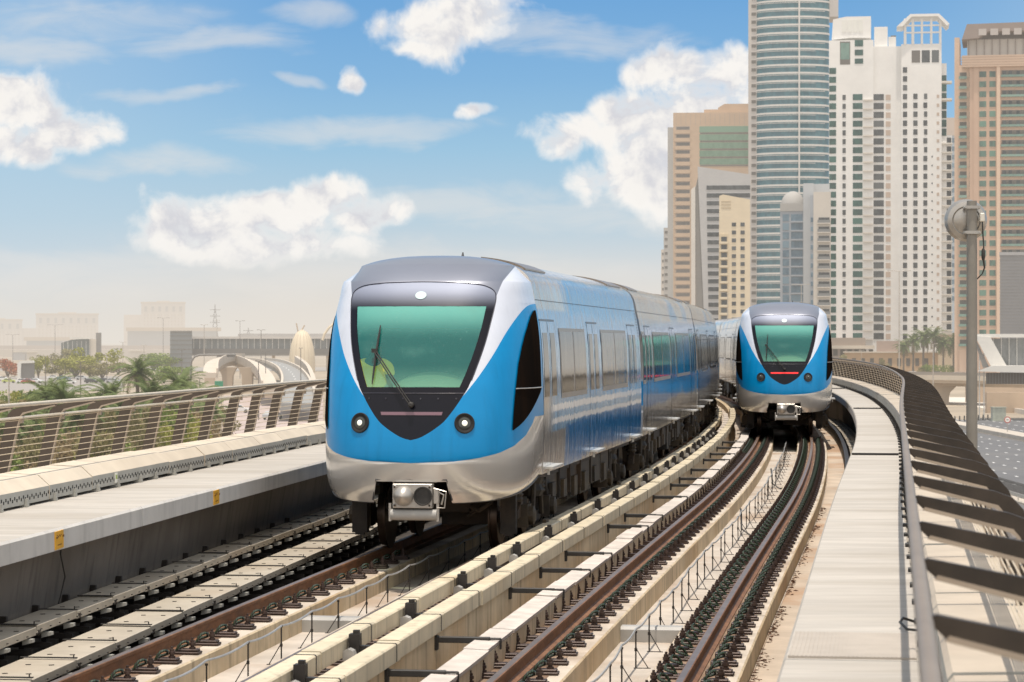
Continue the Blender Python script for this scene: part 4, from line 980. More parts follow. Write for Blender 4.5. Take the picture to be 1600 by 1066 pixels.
def palm_crown(seed, n=60, L=3.3):
    r = random.Random(seed); mb = MB()
    for i in range(n):
        az = r.random() * 6.283; t0 = r.random(); el = R(84 - 128 * t0); l = L * r.uniform(.75, 1.1); mi = 1 if t0 > .82 else 0
        pts = []; p = Vector((0, 0, 0)); a = el
        for k in range(8):
            pts.append(p.copy()); p = p + Vector((math.cos(az) * math.cos(a), math.sin(az) * math.cos(a), math.sin(a))) * l / 7; a -= R(r.uniform(7, 15))
        side = Vector((-math.sin(az), math.cos(az), 0))
        for k in range(1, 8):
            d = (pts[k] - pts[k - 1]).normalized(); upv = side.cross(d)
            for q in (0, .33, .66):
                b = pts[k - 1].lerp(pts[k], q); ll = .62 * (1 - .55 * abs((k + q) / 8 - .35)) * l / 3
                for sg in (1, -1):
                    tip = b + side * sg * ll * .85 + d * ll * .55 - upv * (-.15 * ll) + Vector((0, 0, -.14 * ll)); wd = d * .06
                    mb.add([b - wd, b + wd, tip], [(0, 1, 2)], mi)
            mb.add([pts[k - 1] + side * .025, pts[k - 1] - side * .025, pts[k] - side * .02, pts[k] + side * .02], [(0, 1, 2, 3)], mi)
    return mb
PCR = [palm_crown(i).mesh('crown', [PALMG, PALMD], fix=False) for i in range(3)]
tk = MB(); rr = random.Random(2)
tk.tube([(0, 0, -.02), (.06, 0, .25), (.02, .04, .5), (0, 0, .75), (.0, 0, 1.0)], [.34, .24, .22, .21, .25], n=9); TRK = tk.mesh('trunk', BARK, smooth=1)
def palm(x, y, Y, h, s, label, group, gz=GZ, k=0, lean=0):
    p = at(x, y, Y); t = tag(empty('palm_tree', (p.x, Y, gz), random.random() * 6), label, 'palm tree', group)
    hz = p.z - gz if h is None else h
    link('trunk', TRK, t, (0, 0, 0), 0, (s, s, hz)); link('crown', PCR[k % 3], t, (0, 0, hz), 0, (s, s, s)); t.rotation_euler[0] = lean
    return t
def clump(seed, n, mats_=1, size=.30, flat_=.8):
    r = random.Random(seed); mb = MB(); cs = [(Vector((r.gauss(0, .45), r.gauss(0, .45), .35 + r.random() * .85)), r.uniform(.28, .52)) for _ in range(11)]
    for i in range(n):
        c, rad = r.choice(cs); v = Vector((r.gauss(0, 1), r.gauss(0, 1), r.gauss(0, 1))).normalized(); p = c + Vector((v.x, v.y, v.z * flat_)) * rad * (r.random() ** .35)
        if p.z < 0: p.z = abs(p.z) * .4
        a = Vector((r.gauss(0, 1), r.gauss(0, 1), r.gauss(0, 1))).normalized(); b = a.cross(Vector((r.gauss(0, 1), r.gauss(0, 1), r.gauss(0, 1)))).normalized(); s = size * r.uniform(.4, 1) * .32
        mb.add([p - a * s, p + b * s * .6, p + a * s, p - b * s * .6], [(0, 1, 2, 3)], 0)
    return mb
CL = {nm: [clump(i * 7 + j, 1500, size=.32).mesh('foliage', [m_], fix=False) for i in range(2)] for j, (nm, m_) in enumerate((('green', GRN), ('olive', OLV), ('dry', DRY), ('red', REDF), ('pale', YGR)))}
st_ = MB()
for a in range(5): st_.tube([(0, 0, 0), (.12 * math.cos(a * 1.3), .12 * math.sin(a * 1.3), .4), (.4 * math.cos(a * 1.3), .4 * math.sin(a * 1.3), .9)], [.05, .035, .012], n=5)
STEM = st_.mesh('stem', BARK)
def bush(x, Y, w, h, kind, label, group, name='bush', cat='bush', gz=GZ, k=0):
    t = tag(empty(name, ((x - 800) / F * Y, Y, gz), random.random() * 6), label, cat, group)
    link('foliage', CL[kind][k % 2], t, (0, 0, 0 if name == 'bush' else h * .08), 0, (w / 2, w / 2, h / 1.5)); link('stem' if name == 'bush' else 'trunk', STEM, t, (0, 0, 0), 0, (w / 2, w / 2, h / 1.4))
random.seed(21)
LPG = 'palms below the left railing'
for i, (x, y, Y, s, lab) in enumerate([(215, 583, 400, 1.0, 'large full palm standing above the others, left of the flyover'), (75, 622, 262, .95, 'tall-fronded palm behind the left railing, third from the left edge'), (100, 628, 250, .9, 'upright palm crown rising over the handrail near the left edge'),
        (45, 655, 236, .85, 'palm crown just behind the left end of the handrail'), (150, 640, 262, .85, 'palm crown left of the large palm, low by the handrail'), (172, 622, 292, .85, 'palm below the large palm, on its left side'), (193, 640, 268, .8, 'small palm under the large palm'), (236, 622, 300, .9, 'palm right below the large palm, on its right side'),
        (282, 606, 330, .85, 'palm crown nearest the flyover, left of the green sign'), (262, 622, 305, .8, 'low palm between the large palm and the flyover'), (308, 624, 325, .75, 'rightmost low palm under the green sign'), (120, 655, 245, .8, 'shaggy palm seen through the railing wires'), (12, 668, 232, .8, 'leftmost palm, at the picture edge behind the railing'), (335, 640, 310, .6, 'little palm below the flyover piers')]):
    palm(x, y, Y, None, s * Y / 285 * 1.30 if i else 1.45, lab, LPG, k=i)
n = 0
for Y, xs in ((222, range(-10, 330, 30)), (240, range(0, 345, 30)), (262, range(-5, 345, 34)), (288, range(10, 340, 38)), (315, range(0, 330, 42))):
    for x in xs:
        kd = random.choice(('olive', 'dry', 'olive', 'green', 'pale')); w = random.uniform(3.8, 5.6); h = random.uniform(4.4, 7.2) * (1.0 if Y > 240 else .85)
        bush(x + random.uniform(-10, 10), Y + random.uniform(-6, 6), w, h, kd, {'olive': 'olive bush in the planting below the left railing', 'dry': 'dry brown bush in the planting below the left railing', 'green': 'fresh green bush in the planting below the left railing', 'pale': 'yellow-green bush in the planting below the left railing'}[kd], kd + ' bushes below the left railing', k=n); n += 1
for Y, xs in ((350, range(0, 335, 27)), (395, range(5, 320, 30))):
    for x in xs:
        kd = random.choice(('green', 'green', 'olive', 'pale')); bush(x + random.uniform(-8, 8), Y + random.uniform(-12, 12), random.uniform(5, 7.5), random.uniform(3.6, 6.0), kd, {'olive': 'olive shrub in the belt of planting between the palms and the parking lot', 'green': 'green shrub in the belt of planting between the palms and the parking lot', 'pale': 'yellow-green shrub in the belt of planting between the palms and the parking lot'}[kd], kd + ' shrubs before the parking lot', k=n); n += 1
bush(398, 272, 3.6, 3.4, 'green', 'round green bush behind the railing wires, left of the front train', None); bush(418, 262, 2.4, 2.2, 'green', 'smaller green bush beside the pavement, nearest the front train', None, k=1)
flat('parking_lot', [gx(-60, 611).xy, gx(192, 611).xy, gx(190, 588).xy, gx(-60, 588).xy], GZ + .02, LOTM)
flat('path', [gx(345, 700).xy, gx(505, 700).xy, gx(505, 612).xy, gx(350, 618).xy], GZ + .02, PAVE)
flat('street', [gx(-80, 580).xy, gx(520, 580).xy, gx(520, 574).xy, gx(-80, 574).xy], GZ + .02, LOTM)
TG = 'trees around the parking lot'
for i, (x, Y, w, h, kd, lab) in enumerate([(118, 905, 13, 7.5, 'pale', 'wide yellow-green tree left of the dark glass building'), (140, 930, 9, 10.5, 'pale', 'taller yellow-green tree before the dark glass building'), (160, 890, 9, 5.5, 'olive', 'low olive tree right of the yellow-green ones'), (95, 935, 9, 5.5, 'olive', 'low olive tree right of the white-framed panel'), (60, 900, 6, 8, 'pale', 'yellow-green tree just behind the white-framed panel'), (256, 800, 8, 5.6, 'green', 'round green tree left of the grey tower block'), (277, 820, 6, 5.0, 'green', 'smaller round green tree against the grey tower block'),
        (240, 1150, 16, 8, 'green', 'distant green tree under the far palace'), (262, 1100, 10, 6.5, 'green', 'distant green tree touching the grey tower block'), (105, 1250, 12, 9, 'olive', 'dark tree at the foot of the dark glass building'), (185, 1000, 8, 5, 'olive', 'small olive tree behind the large palm'), (12, 905, 9, 6.8, 'red', 'red-flowering tree beside the white-framed panel'), (5, 300, 9, 6.5, 'olive', 'big olive tree at the left picture edge'), (30, 315, 8, 6, 'dry', 'brownish tree at the left edge, beside the olive one'), (52, 330, 7, 5, 'olive', 'olive tree behind the tall-fronded palm')]):
    bush(x, Y, w * (1.5 if x > 60 else 1.2), h, kd, lab, TG, 'tree', 'tree', k=i)

# ------------------------------------------------------------------ parked cars
CARG = mat('car_glass', (.02, .025, .03), .1, haze=1); TYRE = mat('tyre', (.02, .02, .02), .8, haze=1)
CPAINT = {n: mat('car_' + n, c, .3, coat=.5, var=.03, haze=1) for n, c in (('white', (.75, .75, .74)), ('silver', (.45, .46, .47)), ('black', (.02, .02, .022)), ('red', (.4, .05, .03)), ('yellow_green', (.45, .50, .10)), ('blue', (.12, .2, .34)))}
def car_mesh(nm):
    mb = MB(); pf = [(-2.2, .35), (2.2, .35), (2.25, .7), (1.9, .9), (1.1, 1.0), (.55, 1.45), (-1.1, 1.48), (-1.75, 1.02), (-2.2, .95)]
    mb.prism(pf, -.88, .88, fn=lambda u, v, t: Vector((u, t * (1 if v < 1.2 else .82), v)))
    return mb.mesh('body', [CPAINT[nm]], bevel=.05)
gl = MB(); gl.prism([(1.02, 1.0), (.52, 1.40), (-1.06, 1.42), (-1.62, 1.03)], -.885, .885, fn=lambda u, v, t: Vector((u, t * (1 if v < 1.2 else .86), v))); GLM = gl.mesh('windows', CARG)
wh = MB(); wh.lathe([(.1, -.1), (.33, -.1), (.33, .1), (.1, .1)], n=14, M=Matrix.Rotation(R(90), 4, 'X')); WHM = wh.mesh('wheel', TYRE)
CM = {n: car_mesh(n) for n in CPAINT}
def car(x, y, Y, nm, lab, rz=0, gz=GZ, s=1.0):
    t = tag(empty('parked_car', ((x - 800) / F * Y, Y, gz + .02), rz), lab, 'car', 'cars seen from the viaduct'); t.scale = (s, s, s)
    link('body', CM[nm], t); link('windows', GLM, t)
    for a in (-1.35, 1.35):
        for b in (-.80, .80): link('wheel', WHM, t, (a, b, .33))
for x, Y, nm, lab, rz in [(14, 805, 'yellow_green', 'yellow-green car at the left end of the parking lot', .1), (36, 800, 'white', 'white car parked beside the red car', 0), (44, 792, 'red', 'small red car parked between white cars', .05), (56, 806, 'white', 'white car parked right of the red car', -.1), (84, 880, 'white', 'pale car in the back row under the yellow-green trees', .1), (100, 862, 'blue', 'bluish car parked behind the others in mid lot', 0), (108, 790, 'white', 'white car alone in the middle of the parking lot', .1), (128, 870, 'silver', 'silver car in the back row, right part of the lot', 0), (143, 800, 'black', 'black car in the front row, right part of the lot', 0), (163, 812, 'black', 'dark car at the right end of the front row', .05), (176, 806, 'silver', 'silver car last in the front row, near the large palm', -.05),
        (5, 850, 'white', 'white car cut by the left edge of the picture', 0), (372, 470, 'white', 'white car driving past below the flyover piers', .2), (426, 430, 'silver', 'silver car on the pinkish pavement by the front train', 1.2), (280, 1010, 'white', 'far white car beside the grey tower block', 0), (190, 1120, 'white', 'far white car left of the grey tower block', 0)]:
    car(x, 0, Y, nm, lab, rz)
for x, Y, nm, lab, rz in [(1497, 905, 'white', 'white van-like car under the palms, right', .1), (1428, 930, 'silver', 'silver car behind the first palms of the row', 0), (1465, 925, 'black', 'dark car between the palm trunks', 0)]:
    car(x, 0, Y, nm, lab, rz, s=1.5)

# ------------------------------------------------------------------ towers
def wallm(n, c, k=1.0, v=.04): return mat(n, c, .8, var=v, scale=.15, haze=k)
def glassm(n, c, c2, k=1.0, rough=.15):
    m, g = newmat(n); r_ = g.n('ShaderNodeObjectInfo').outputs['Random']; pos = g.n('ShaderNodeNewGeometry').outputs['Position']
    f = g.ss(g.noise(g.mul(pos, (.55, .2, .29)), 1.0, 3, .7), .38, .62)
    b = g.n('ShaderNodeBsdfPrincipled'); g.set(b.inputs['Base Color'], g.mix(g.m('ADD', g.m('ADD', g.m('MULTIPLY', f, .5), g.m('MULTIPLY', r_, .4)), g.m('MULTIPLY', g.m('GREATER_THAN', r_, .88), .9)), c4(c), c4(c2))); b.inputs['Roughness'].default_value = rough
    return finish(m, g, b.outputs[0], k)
UB = {}
def unit(m_):
    if m_.name not in UB: mb = MB(); mb.box((0, 0, 0), (1, 1, 1)); UB[m_.name] = mb.mesh('block', m_)
    return UB[m_.name]
class Tower:
    def __init__(s, name, label, Y, xc, cat='tower', group='towers of the skyline', gz=GZ):
        s.Y = Y; s.gz = gz; s.base = Vector(((xc - 800) / F * Y, Y, gz)); s.o = tag(empty(name, s.base), label, cat, group); s.cnt = {}; s.over = {}; s.o.rotation_euler[2] = -math.atan2(s.base.x, Y)
    def X(s, px): return (px - 800) / F * s.Y - s.base.x
    def Z(s, py): return CAMZ - (py - 533) / F * s.Y - s.gz
    def box(s, name, m_, x0, x1, y0, y1, d0=0, d1=20, many=None):
        a, b, t, u = s.X(x0), s.X(x1), s.Z(y0), (s.Z(y1) if y1 is not None else 0)
        c = ((a + b) / 2, (d1 + d0) / 2, (t + u) / 2); d = (abs(b - a), d1 - d0, abs(t - u))
        if many:
            s.cnt[many] = s.cnt.get(many, 0) + 1
            if s.cnt[many] > 99:
                k = (name, m_.name); s.over.setdefault(k, (MB(), m_))[0].box(c, d); return
        return link(name, unit(m_), s.o, c, 0, d)
    def poly(s, name, m_, pts, d0=0, d1=20):
        mb = MB(); mb.prism([(s.X(x), s.Z(y) if y is not None else 0) for x, y in pts], d0, d1, fn=lambda u, v, t: Vector((u, t, v))); return mb.build(name, [m_], s.o)
    def done(s):
        for (nm, _), (mb, m_) in s.over.items(): tag(mb.build(nm, [m_], s.o), kind='stuff')
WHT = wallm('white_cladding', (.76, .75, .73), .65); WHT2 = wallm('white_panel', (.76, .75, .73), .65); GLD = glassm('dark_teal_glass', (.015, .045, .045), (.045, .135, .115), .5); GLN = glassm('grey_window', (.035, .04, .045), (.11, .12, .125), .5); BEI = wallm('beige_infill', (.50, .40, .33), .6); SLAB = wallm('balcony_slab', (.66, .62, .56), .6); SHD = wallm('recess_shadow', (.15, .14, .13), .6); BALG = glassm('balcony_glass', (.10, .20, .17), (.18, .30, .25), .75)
t = Tower('apartment_tower', 'white tower with square dark windows and a lantern roof frame, right of the round tower', 1000, 1387)
t.box('wall', WHT, 1296, 1365, 62, None, 0, 28); t.box('wall', WHT, 1365, 1408, 72, None, 1.5, 28); t.box('wall', WHT2, 1408, 1470, 70, None, -.8, 28); t.box('wall', WHT2, 1470, 1486, 212, None, 1.5, 24); t.box('wall', WHT2, 1470, 1478, 100, None, 1.2, 24)
ys = [106 + 13.85 * i for i in range(31)]
for i, y in enumerate(ys):
    if i > 2:
        t.box('window', GLD, 1333, 1348, y - 1, y + 8.5, -.12, .3, 'w'); t.box('window', GLN, 1364.5, 1381, y - 1, y + 8.5, 1.3, 1.8, 'w')
    t.box('window', GLD, 1296.4, 1307, y - 1, y + 8.5, -.12, .3, 'w')
    if i > 2: t.box('balcony', SLAB, 1349, 1364, y + 7.5, y + 9.6, -1.0, 1.6, 'b')
for i, y in enumerate(ys):
    if i > 2: t.box('window', GLN, 1349, 1363.5, y - 1, y + 7.5, 1.1, 1.6, 'w'); t.box('window', GLN, 1317, 1322, y, y + 8, -.12, .3, 'w')
    t.box('window', GLN, 1410.5, 1417, y, y + 8.5, -.92, -.5, 'w')
    if i > 2:
        t.box('window', GLN, 1426.5, 1433, y, y + 8.5, -.92, -.5, 'w'); t.box('window', GLN, 1442 + (i % 2) * (1 if i < 10 else 0), 1448, y, y + 8.5, -.92, -.5, 'w')
        t.box('infill_panel', BEI, 1384, 1391.5, y, y + 8.5, 1.38, 1.8, 'w'); t.box('infill_panel', BEI, 1462.5, 1466.5, y + 2, y + 7, -.86, -.5, 'w'); 
        if i > 9: t.box('slot_window', GLN, 1454.5, 1456.5, y, y + 2.5, -.86, -.5, 'w')
    if y > 212: t.box('window', GLN, 1471, 1485, y - 1, y + 8.5, 1.35, 1.8, 'w'); t.box('balcony', SLAB, 1470.5, 1487, y + 7.5, y + 9.5, -.2, 1.6, 'b')
    elif i > 0: t.box('window', GLD, 1470.5, 1477.5, y - 1, y + 10, .9, 1.3, 'w')
for y in (128, 155): t.box('terrace', SLAB, 1470, 1486, y, y + 3, -.5, 6)
t.box('window', GLD, 1336, 1349, 62, 72, -.12, .3); t.box('window', GLD, 1336, 1349, 77, 86, -.12, .3); t.box('window', GLD, 1336, 1349, 91, 99, -.12, .3)
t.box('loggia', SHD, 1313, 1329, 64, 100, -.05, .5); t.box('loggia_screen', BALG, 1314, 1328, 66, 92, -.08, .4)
for a, b in ((1312, 1320), (1322, 1350)): t.box('window', GLN, 1349 + (a - 1312) * .4, 1349 + (b - 1312) * .4, 104, 112, 1.0, 1.5)
t.poly('penthouse_screen', WHT, [(1300, 60), (1302, 28), (1322, 24), (1361, 24), (1361, 58), (1330, 57)], 2, 14)
for x in range(4): t.box('screen_pane', wallm('bright_panel', (.72, .72, .68), .75) if x == 0 else bpy.data.materials['bright_panel'], 1316 + x * 8.5, 1323 + x * 8.5, 29, 48, 1.8, 2.2)
t.box('roof_block', WHT, 1366, 1387, 40, 73, 4, 16); t.box('roof_block', WHT, 1388, 1400, 55, 73, 6, 14); t.box('chimney', SHD, 1392, 1400, 52, 57, 8, 10)
for x0, x1 in ((1412, 1416), (1424, 1428), (1438.5, 1441.5), (1453, 1456), (1467, 1470)): t.box('lantern_post', WHT, x0, x1, 30, 72, -.8, .4); t.box('lantern_post', WHT, x0, x1, 30, 72, 12, 13)
for y0 in (40, 51): t.box('lantern_rail', WHT, 1412, 1470, y0, y0 + 2.2, -.9, .3)
t.poly('lantern_roof', WHT, [(1401, 43), (1422, 24), (1466, 24), (1482, 40), (1478, 43), (1464, 28), (1424, 28), (1410, 43)], -2.5, 14)
for k, (x0, x1) in enumerate(((1424, 1437), (1439.5, 1452), (1455, 1466))): t.box('roof_opening', GLN if k else SHD, x0, x1, 80, 99, -.9, -.4)
t.box('podium', wallm('podium_brown', (.36, .29, .24), .9), 1290, 1352, 528, None, -10, 20); t.done()

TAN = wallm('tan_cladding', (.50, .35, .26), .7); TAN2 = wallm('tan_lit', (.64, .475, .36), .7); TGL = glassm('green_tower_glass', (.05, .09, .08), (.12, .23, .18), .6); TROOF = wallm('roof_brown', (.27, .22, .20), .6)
t = Tower('apartment_tower', 'tan tower with green glazed balconies and a brown flat roof canopy at the right edge', 900, 1575)
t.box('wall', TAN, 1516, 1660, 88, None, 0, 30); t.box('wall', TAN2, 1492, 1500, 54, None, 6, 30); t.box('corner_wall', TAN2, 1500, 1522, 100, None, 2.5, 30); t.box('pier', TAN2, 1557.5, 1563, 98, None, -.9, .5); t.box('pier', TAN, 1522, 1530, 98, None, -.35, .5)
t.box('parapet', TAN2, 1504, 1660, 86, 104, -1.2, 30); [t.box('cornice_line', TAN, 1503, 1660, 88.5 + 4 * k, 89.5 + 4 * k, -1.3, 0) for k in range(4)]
t.box('penthouse', wallm('penthouse_glass', (.50, .46, .42), .8), 1512, 1660, 60, 88, 2, 26); t.poly('roof_canopy', TROOF, [(1504, 62), (1512, 38), (1660, 36), (1660, 50), (1545, 50), (1530, 60)], -3, 24)
for k in range(4): t.box('canopy_skylight', wallm('skylight', (.44, .40, .38), .8) if k == 0 else bpy.data.materials['skylight'], 1530 + k * 18, 1542 + k * 18, 46, 56, -3.2, -2.9)
for k in range(8): t.box('penthouse_post', TROOF, 1514 + k * 12, 1515 + k * 12, 60, 86, 1.5, 2.2)
ys = [110 + 15.55 * i for i in range(28)]
for y in ys:
    t.box('window', TGL, 1531, 1541.5, y + 1, y + 10, -.12, .3, 'w'); t.box('window', TGL, 1546.5, 1556, y + 1, y + 10, -.12, .3, 'w')
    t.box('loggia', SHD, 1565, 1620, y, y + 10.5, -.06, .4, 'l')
    t.box('window', TGL, 1515.5, 1520.5, y + 1, y + 10, 2.3, 2.7, 'w')
for y in ys:
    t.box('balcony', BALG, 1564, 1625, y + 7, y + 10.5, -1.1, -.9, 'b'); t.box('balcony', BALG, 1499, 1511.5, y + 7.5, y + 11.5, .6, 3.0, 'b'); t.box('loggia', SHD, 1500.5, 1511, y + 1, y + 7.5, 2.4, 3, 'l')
    for x in (1567, 1576, 1588): t.box('window', GLN, x, x + 5, y + 1, y + 7, -.12, .2, 'x')
t.done()

CYW = wallm('round_tower_band', (.62, .60, .575), .7); CYG = glassm('round_tower_glass', (.035, .115, .155), (.08, .225, .265), .6); CYC = wallm('round_tower_core', (.50, .465, .44), .7)
t = Tower('glass_tower', 'tall round glass tower with white ring balconies, its top cut by the picture edge', 1100, 1240)
ax, ay_ = 57.5 * 1100 / F, 9.0; cx = t.X(1238.5)
def arc(mb, k0, k1, z0, z1, mi=0, a0=0, a1=180, n=28, inner=.8):
    pts = [(cx - ax * k0 * math.cos(R(a0 + (a1 - a0) * i / n)), 10 - ay_ * k1 * math.sin(R(a0 + (a1 - a0) * i / n))) for i in range(n + 1)]
    vs = [(x, y, z0) for x, y in pts] + [(x, y, z1) for x, y in pts] + [(x * inner + cx * (1 - inner), 10 + (y - 10) * inner, z1) for x, y in pts] + [(x * inner + cx * (1 - inner), 10 + (y - 10) * inner, z0) for x, y in pts]
    N = n + 1; fs = []
    for i in range(n): fs += [(i, i + 1, N + i + 1, N + i), (N + i, N + i + 1, 2 * N + i + 1, 2 * N + i), (3 * N + i, 3 * N + i + 1, i + 1, i)]
    mb.add(vs, fs, mi)
mb = MB(); arc(mb, 1, 1, 0, t.Z(-60)); mb.build('glazing', [CYG], t.o)
t.box('core_wall', CYC, 1169, 1182, -60, None, 8, 36); t.box('core_wall', CYC, 1296, 1310, -60, 23, 9, 30); t.box('core_wall', CYC, 1182, 1296, -60, None, 10.5, 36); t.box('mullion', CYW, 1247.5, 1250, -60, None, .2, 1.2)
for i in range(48):
    y = -40 + 12.55 * i
    mb = MB(); arc(mb, 1.01, 1.02, t.Z(y + 4.4), t.Z(y + 1.4)); arc(mb, 1.01, 1.03, t.Z(y + 6.4), t.Z(y + 5.7), a0=(0 if i % 3 else 10), a1=128 if i % 2 else 150, n=18); mb.build('ring_balcony', [CYW], t.o)
    t.box('niche', SHD, 1174, 1181, y + 5, y + 10, 7.8, 8.3, 'n')
t.done()

PNK = wallm('tan_stone', (.54, .40, .285), .75); RIB = glassm('ribbon_window', (.09, .085, .08), (.17, .155, .145), .75); GGR = glassm('green_curtain', (.12, .22, .15), (.18, .31, .22), .75)
t = Tower('office_tower', 'tan stone tower with a green glass front, behind the slanted grey tower', 1150, 1110)
t.box('wall', PNK, 1052, 1172, 176, None, 0, 30); t.box('wall', PNK, 1100, 1172, 170, 176, 4, 24); t.poly('roof_block', PNK, [(1122, 170), (1122, 167), (1132, 161), (1170, 161), (1170, 170)], 5, 20); t.box('side_wall', wallm('grey_side', (.40, .40, .39), 1.1), 1043, 1052, 197, None, 6, 28); t.box('recess', wallm('tan_recess', (.42, .33, .26), 1.0), 1055.5, 1078, 197, None, -.02, .2)
for i in range(29):
    y = 198 + 12.4 * i; t.box('window', RIB, 1057, 1077.5, y, y + 4.5, -.14, .3, 'w'); t.box('balcony_ledge', PNK, 1054, 1078.5, y + 5.4, y + 11, -.9, .2, 'l')
for i in range(5): t.box('curtain_wall', GGR, 1093, 1172, 197.5 + 12.6 * i, 207 + 12.6 * i, -.14, .3); t.box('window', RIB, 1094, 1172, 207.5 + 12.6 * i, 209.5 + 12.6 * i, -.1, .3)
for k in range(15): t.box('groove', wallm('groove_tan', (.44, .34, .26), 1.0) if k == 0 else bpy.data.materials['groove_tan'], 1056 + 7.6 * k, 1057 + 7.6 * k, 178, 195, -.06, .2)
t.done()
for px0, px1, yt, Y, lab in ((1037, 1051, 356, 1250, 'narrow grey tower slab at the left end of the skyline, the taller of two'), (1033, 1040, 390, 1330, 'very thin pale tower sliver, leftmost of the skyline')):
    t = Tower('slab_tower', lab, Y, (px0 + px1) / 2); t.box('wall', wallm('slab_grey' + str(px0), (.40, .38, .36) if px0 > 1035 else (.52, .46, .40), 1.0), px0, px1, yt, None, 0, 20)
    for i in range(14): t.box('window', RIB, px0 + 1.5, px1 - 1.5, yt + 5 + i * 11, yt + 9 + i * 11, -.12, .2)
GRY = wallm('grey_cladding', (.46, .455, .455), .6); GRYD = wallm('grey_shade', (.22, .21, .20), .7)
t = Tower('office_tower', 'grey tower with slanted roof edge and leaning dark flank, before the tan stone one', 1000, 1130)
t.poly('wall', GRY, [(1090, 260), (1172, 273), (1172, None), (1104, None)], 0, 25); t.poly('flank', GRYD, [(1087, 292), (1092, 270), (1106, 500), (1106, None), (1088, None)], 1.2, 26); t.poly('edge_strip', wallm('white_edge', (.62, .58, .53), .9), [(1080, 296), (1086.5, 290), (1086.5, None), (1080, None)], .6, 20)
for i in range(18): y = 290 + 12.2 * i; t.box('window', GLN, 1104 + .2 * i, 1172, y, y + 6.5, -.14, .3)
t.done()
CRM = wallm('cream_wall', (.64, .545, .40), .7)
t = Tower('apartment_block', 'cream tower with two columns of small square windows, left of the round tower', 900, 1148)
t.poly('wall', CRM, [(1124, 306), (1130, 304), (1172, 312), (1172, None), (1122, None)], 0, 18); t.box('bay', wallm('cream_bay', (.56, .46, .31), .8), 1125, 1137, 366, None, -.6, .5)
for i in range(14):
    y = 348 + 12.35 * i; t.box('window', GLN, 1143.5, 1150, y, y + 6, -.14, .3); t.box('window', GLN, 1157, 1163.5, y, y + 6, -.14, .3)
    if i > 1: t.box('balcony', CRM, 1124.5, 1137.5, y + 5, y + 8.5, -1.6, -.5); t.box('window', GLN, 1127, 1136, y - 2.5, y + 5, -.72, -.4)
for k in range(3): t.box('slot_window', wallm('slot_tan', (.45, .36, .24), .8) if k == 0 else bpy.data.materials['slot_tan'], 1127, 1142, 314 + 5 * k, 316 + 5 * k, -.1, .3)
t.done()
BLG = wallm('blue_grey_cladding', (.33, .36, .40), .6); BGL = glassm('blue_glass', (.06, .11, .16), (.15, .235, .30), .6)
t = Tower('office_tower', 'blue-grey tower with a rounded dome top, standing before the round glass tower', 950, 1240)
t.box('wall', BLG, 1219, 1259, 328, None, 0, 20); t.box('dome_drum', wallm('dome_grey', (.36, .35, .335), .8), 1219, 1257, 318, 330, -.3, 18)
mb = MB(); n = 12; pr = [(19 * .2375 * math.sin(R(90 * i / n)), (t.Z(297) - t.Z(320)) * math.cos(R(90 * i / n))) for i in range(n + 1)]; mb.lathe(pr[::-1], c=(t.X(1239), 8, t.Z(320)), n=28, caps=False); mb.build('dome', [bpy.data.materials['dome_grey']], t.o, smooth=1)
t.box('grey_slab', wallm('flat_grey', (.44, .46, .48), .9), 1255, 1271, 287, None, -1.2, 20); t.box('grey_slab', bpy.data.materials['flat_grey'], 1271, 1296, 287, 302, 3, 20)
for i in range(15):
    y = 335 + 14 * i
    t.box('window', BGL, 1223, 1233, y, y + 10.5, -.2, .3); t.box('window', BGL, 1236, 1254, y, y + 10.5, -.2, .3); t.box('spandrel', BLG, 1236, 1255, y + 10.5, y + 13, -.7, .2)
t.done()
t = Tower('apartment_block', 'pale narrow block with stacked dark balconies beside the white tower', 940, 1284)
t.box('wall', wallm('pale_stone', (.55, .51, .46), .85), 1271, 1298, 300, None, 0, 20); t.box('strip', BLG, 1266, 1271.5, 305, None, .3, 10)
for i in range(14):
    y = 340 + 14.3 * i; t.box('window', GLN, 1279, 1296, y, y + 7, -.14, .3); t.box('balcony', wallm('balcony_dark', (.17, .18, .19), .85) if i == 0 else bpy.data.materials['balcony_dark'], 1277.5, 1297, y + 4, y + 8.5, -1.4, -1.1); t.box('balcony_floor', bpy.data.materials['pale_stone'], 1277, 1297, y + 8.5, y + 10, -1.5, 0); t.box('side_window', BGL, 1267, 1270.5, y, y + 7, .1, .5)
t.done()
t = Tower('apartment_tower', 'hazy bluish tower sliver between the white and the tan towers', 1500, 1486)
t.box('wall', wallm('far_pink', (.46, .36, .29), 1.0), 1477, 1494, 184, 212, 0, 30); t.box('wall', wallm('far_blue', (.30, .36, .42), 1.0), 1477, 1494, 212, None, .5, 30)
for i in range(20): t.box('window', BGL, 1484, 1493, 216 + 13 * i, 223 + 13 * i, .3, .9)
t = Tower('grey_building', 'plain grey ribbed block at the right edge, before the tan tower', 700, 1590, 'building', None)
t.box('wall', wallm('ribbed_grey', (.24, .24, .25), .8), 1563, 1640, 398, None, 0, 20); [t.box('rib', bpy.data.materials['ribbed_grey'], 1562.5, 1640, 400 + 5 * k, 401.4 + 5 * k, -.12, .1) for k in range(24)]; t.box('parapet', wallm('grey_coping', (.34, .34, .35), .8), 1562, 1640, 394, 399, -.3, 20)

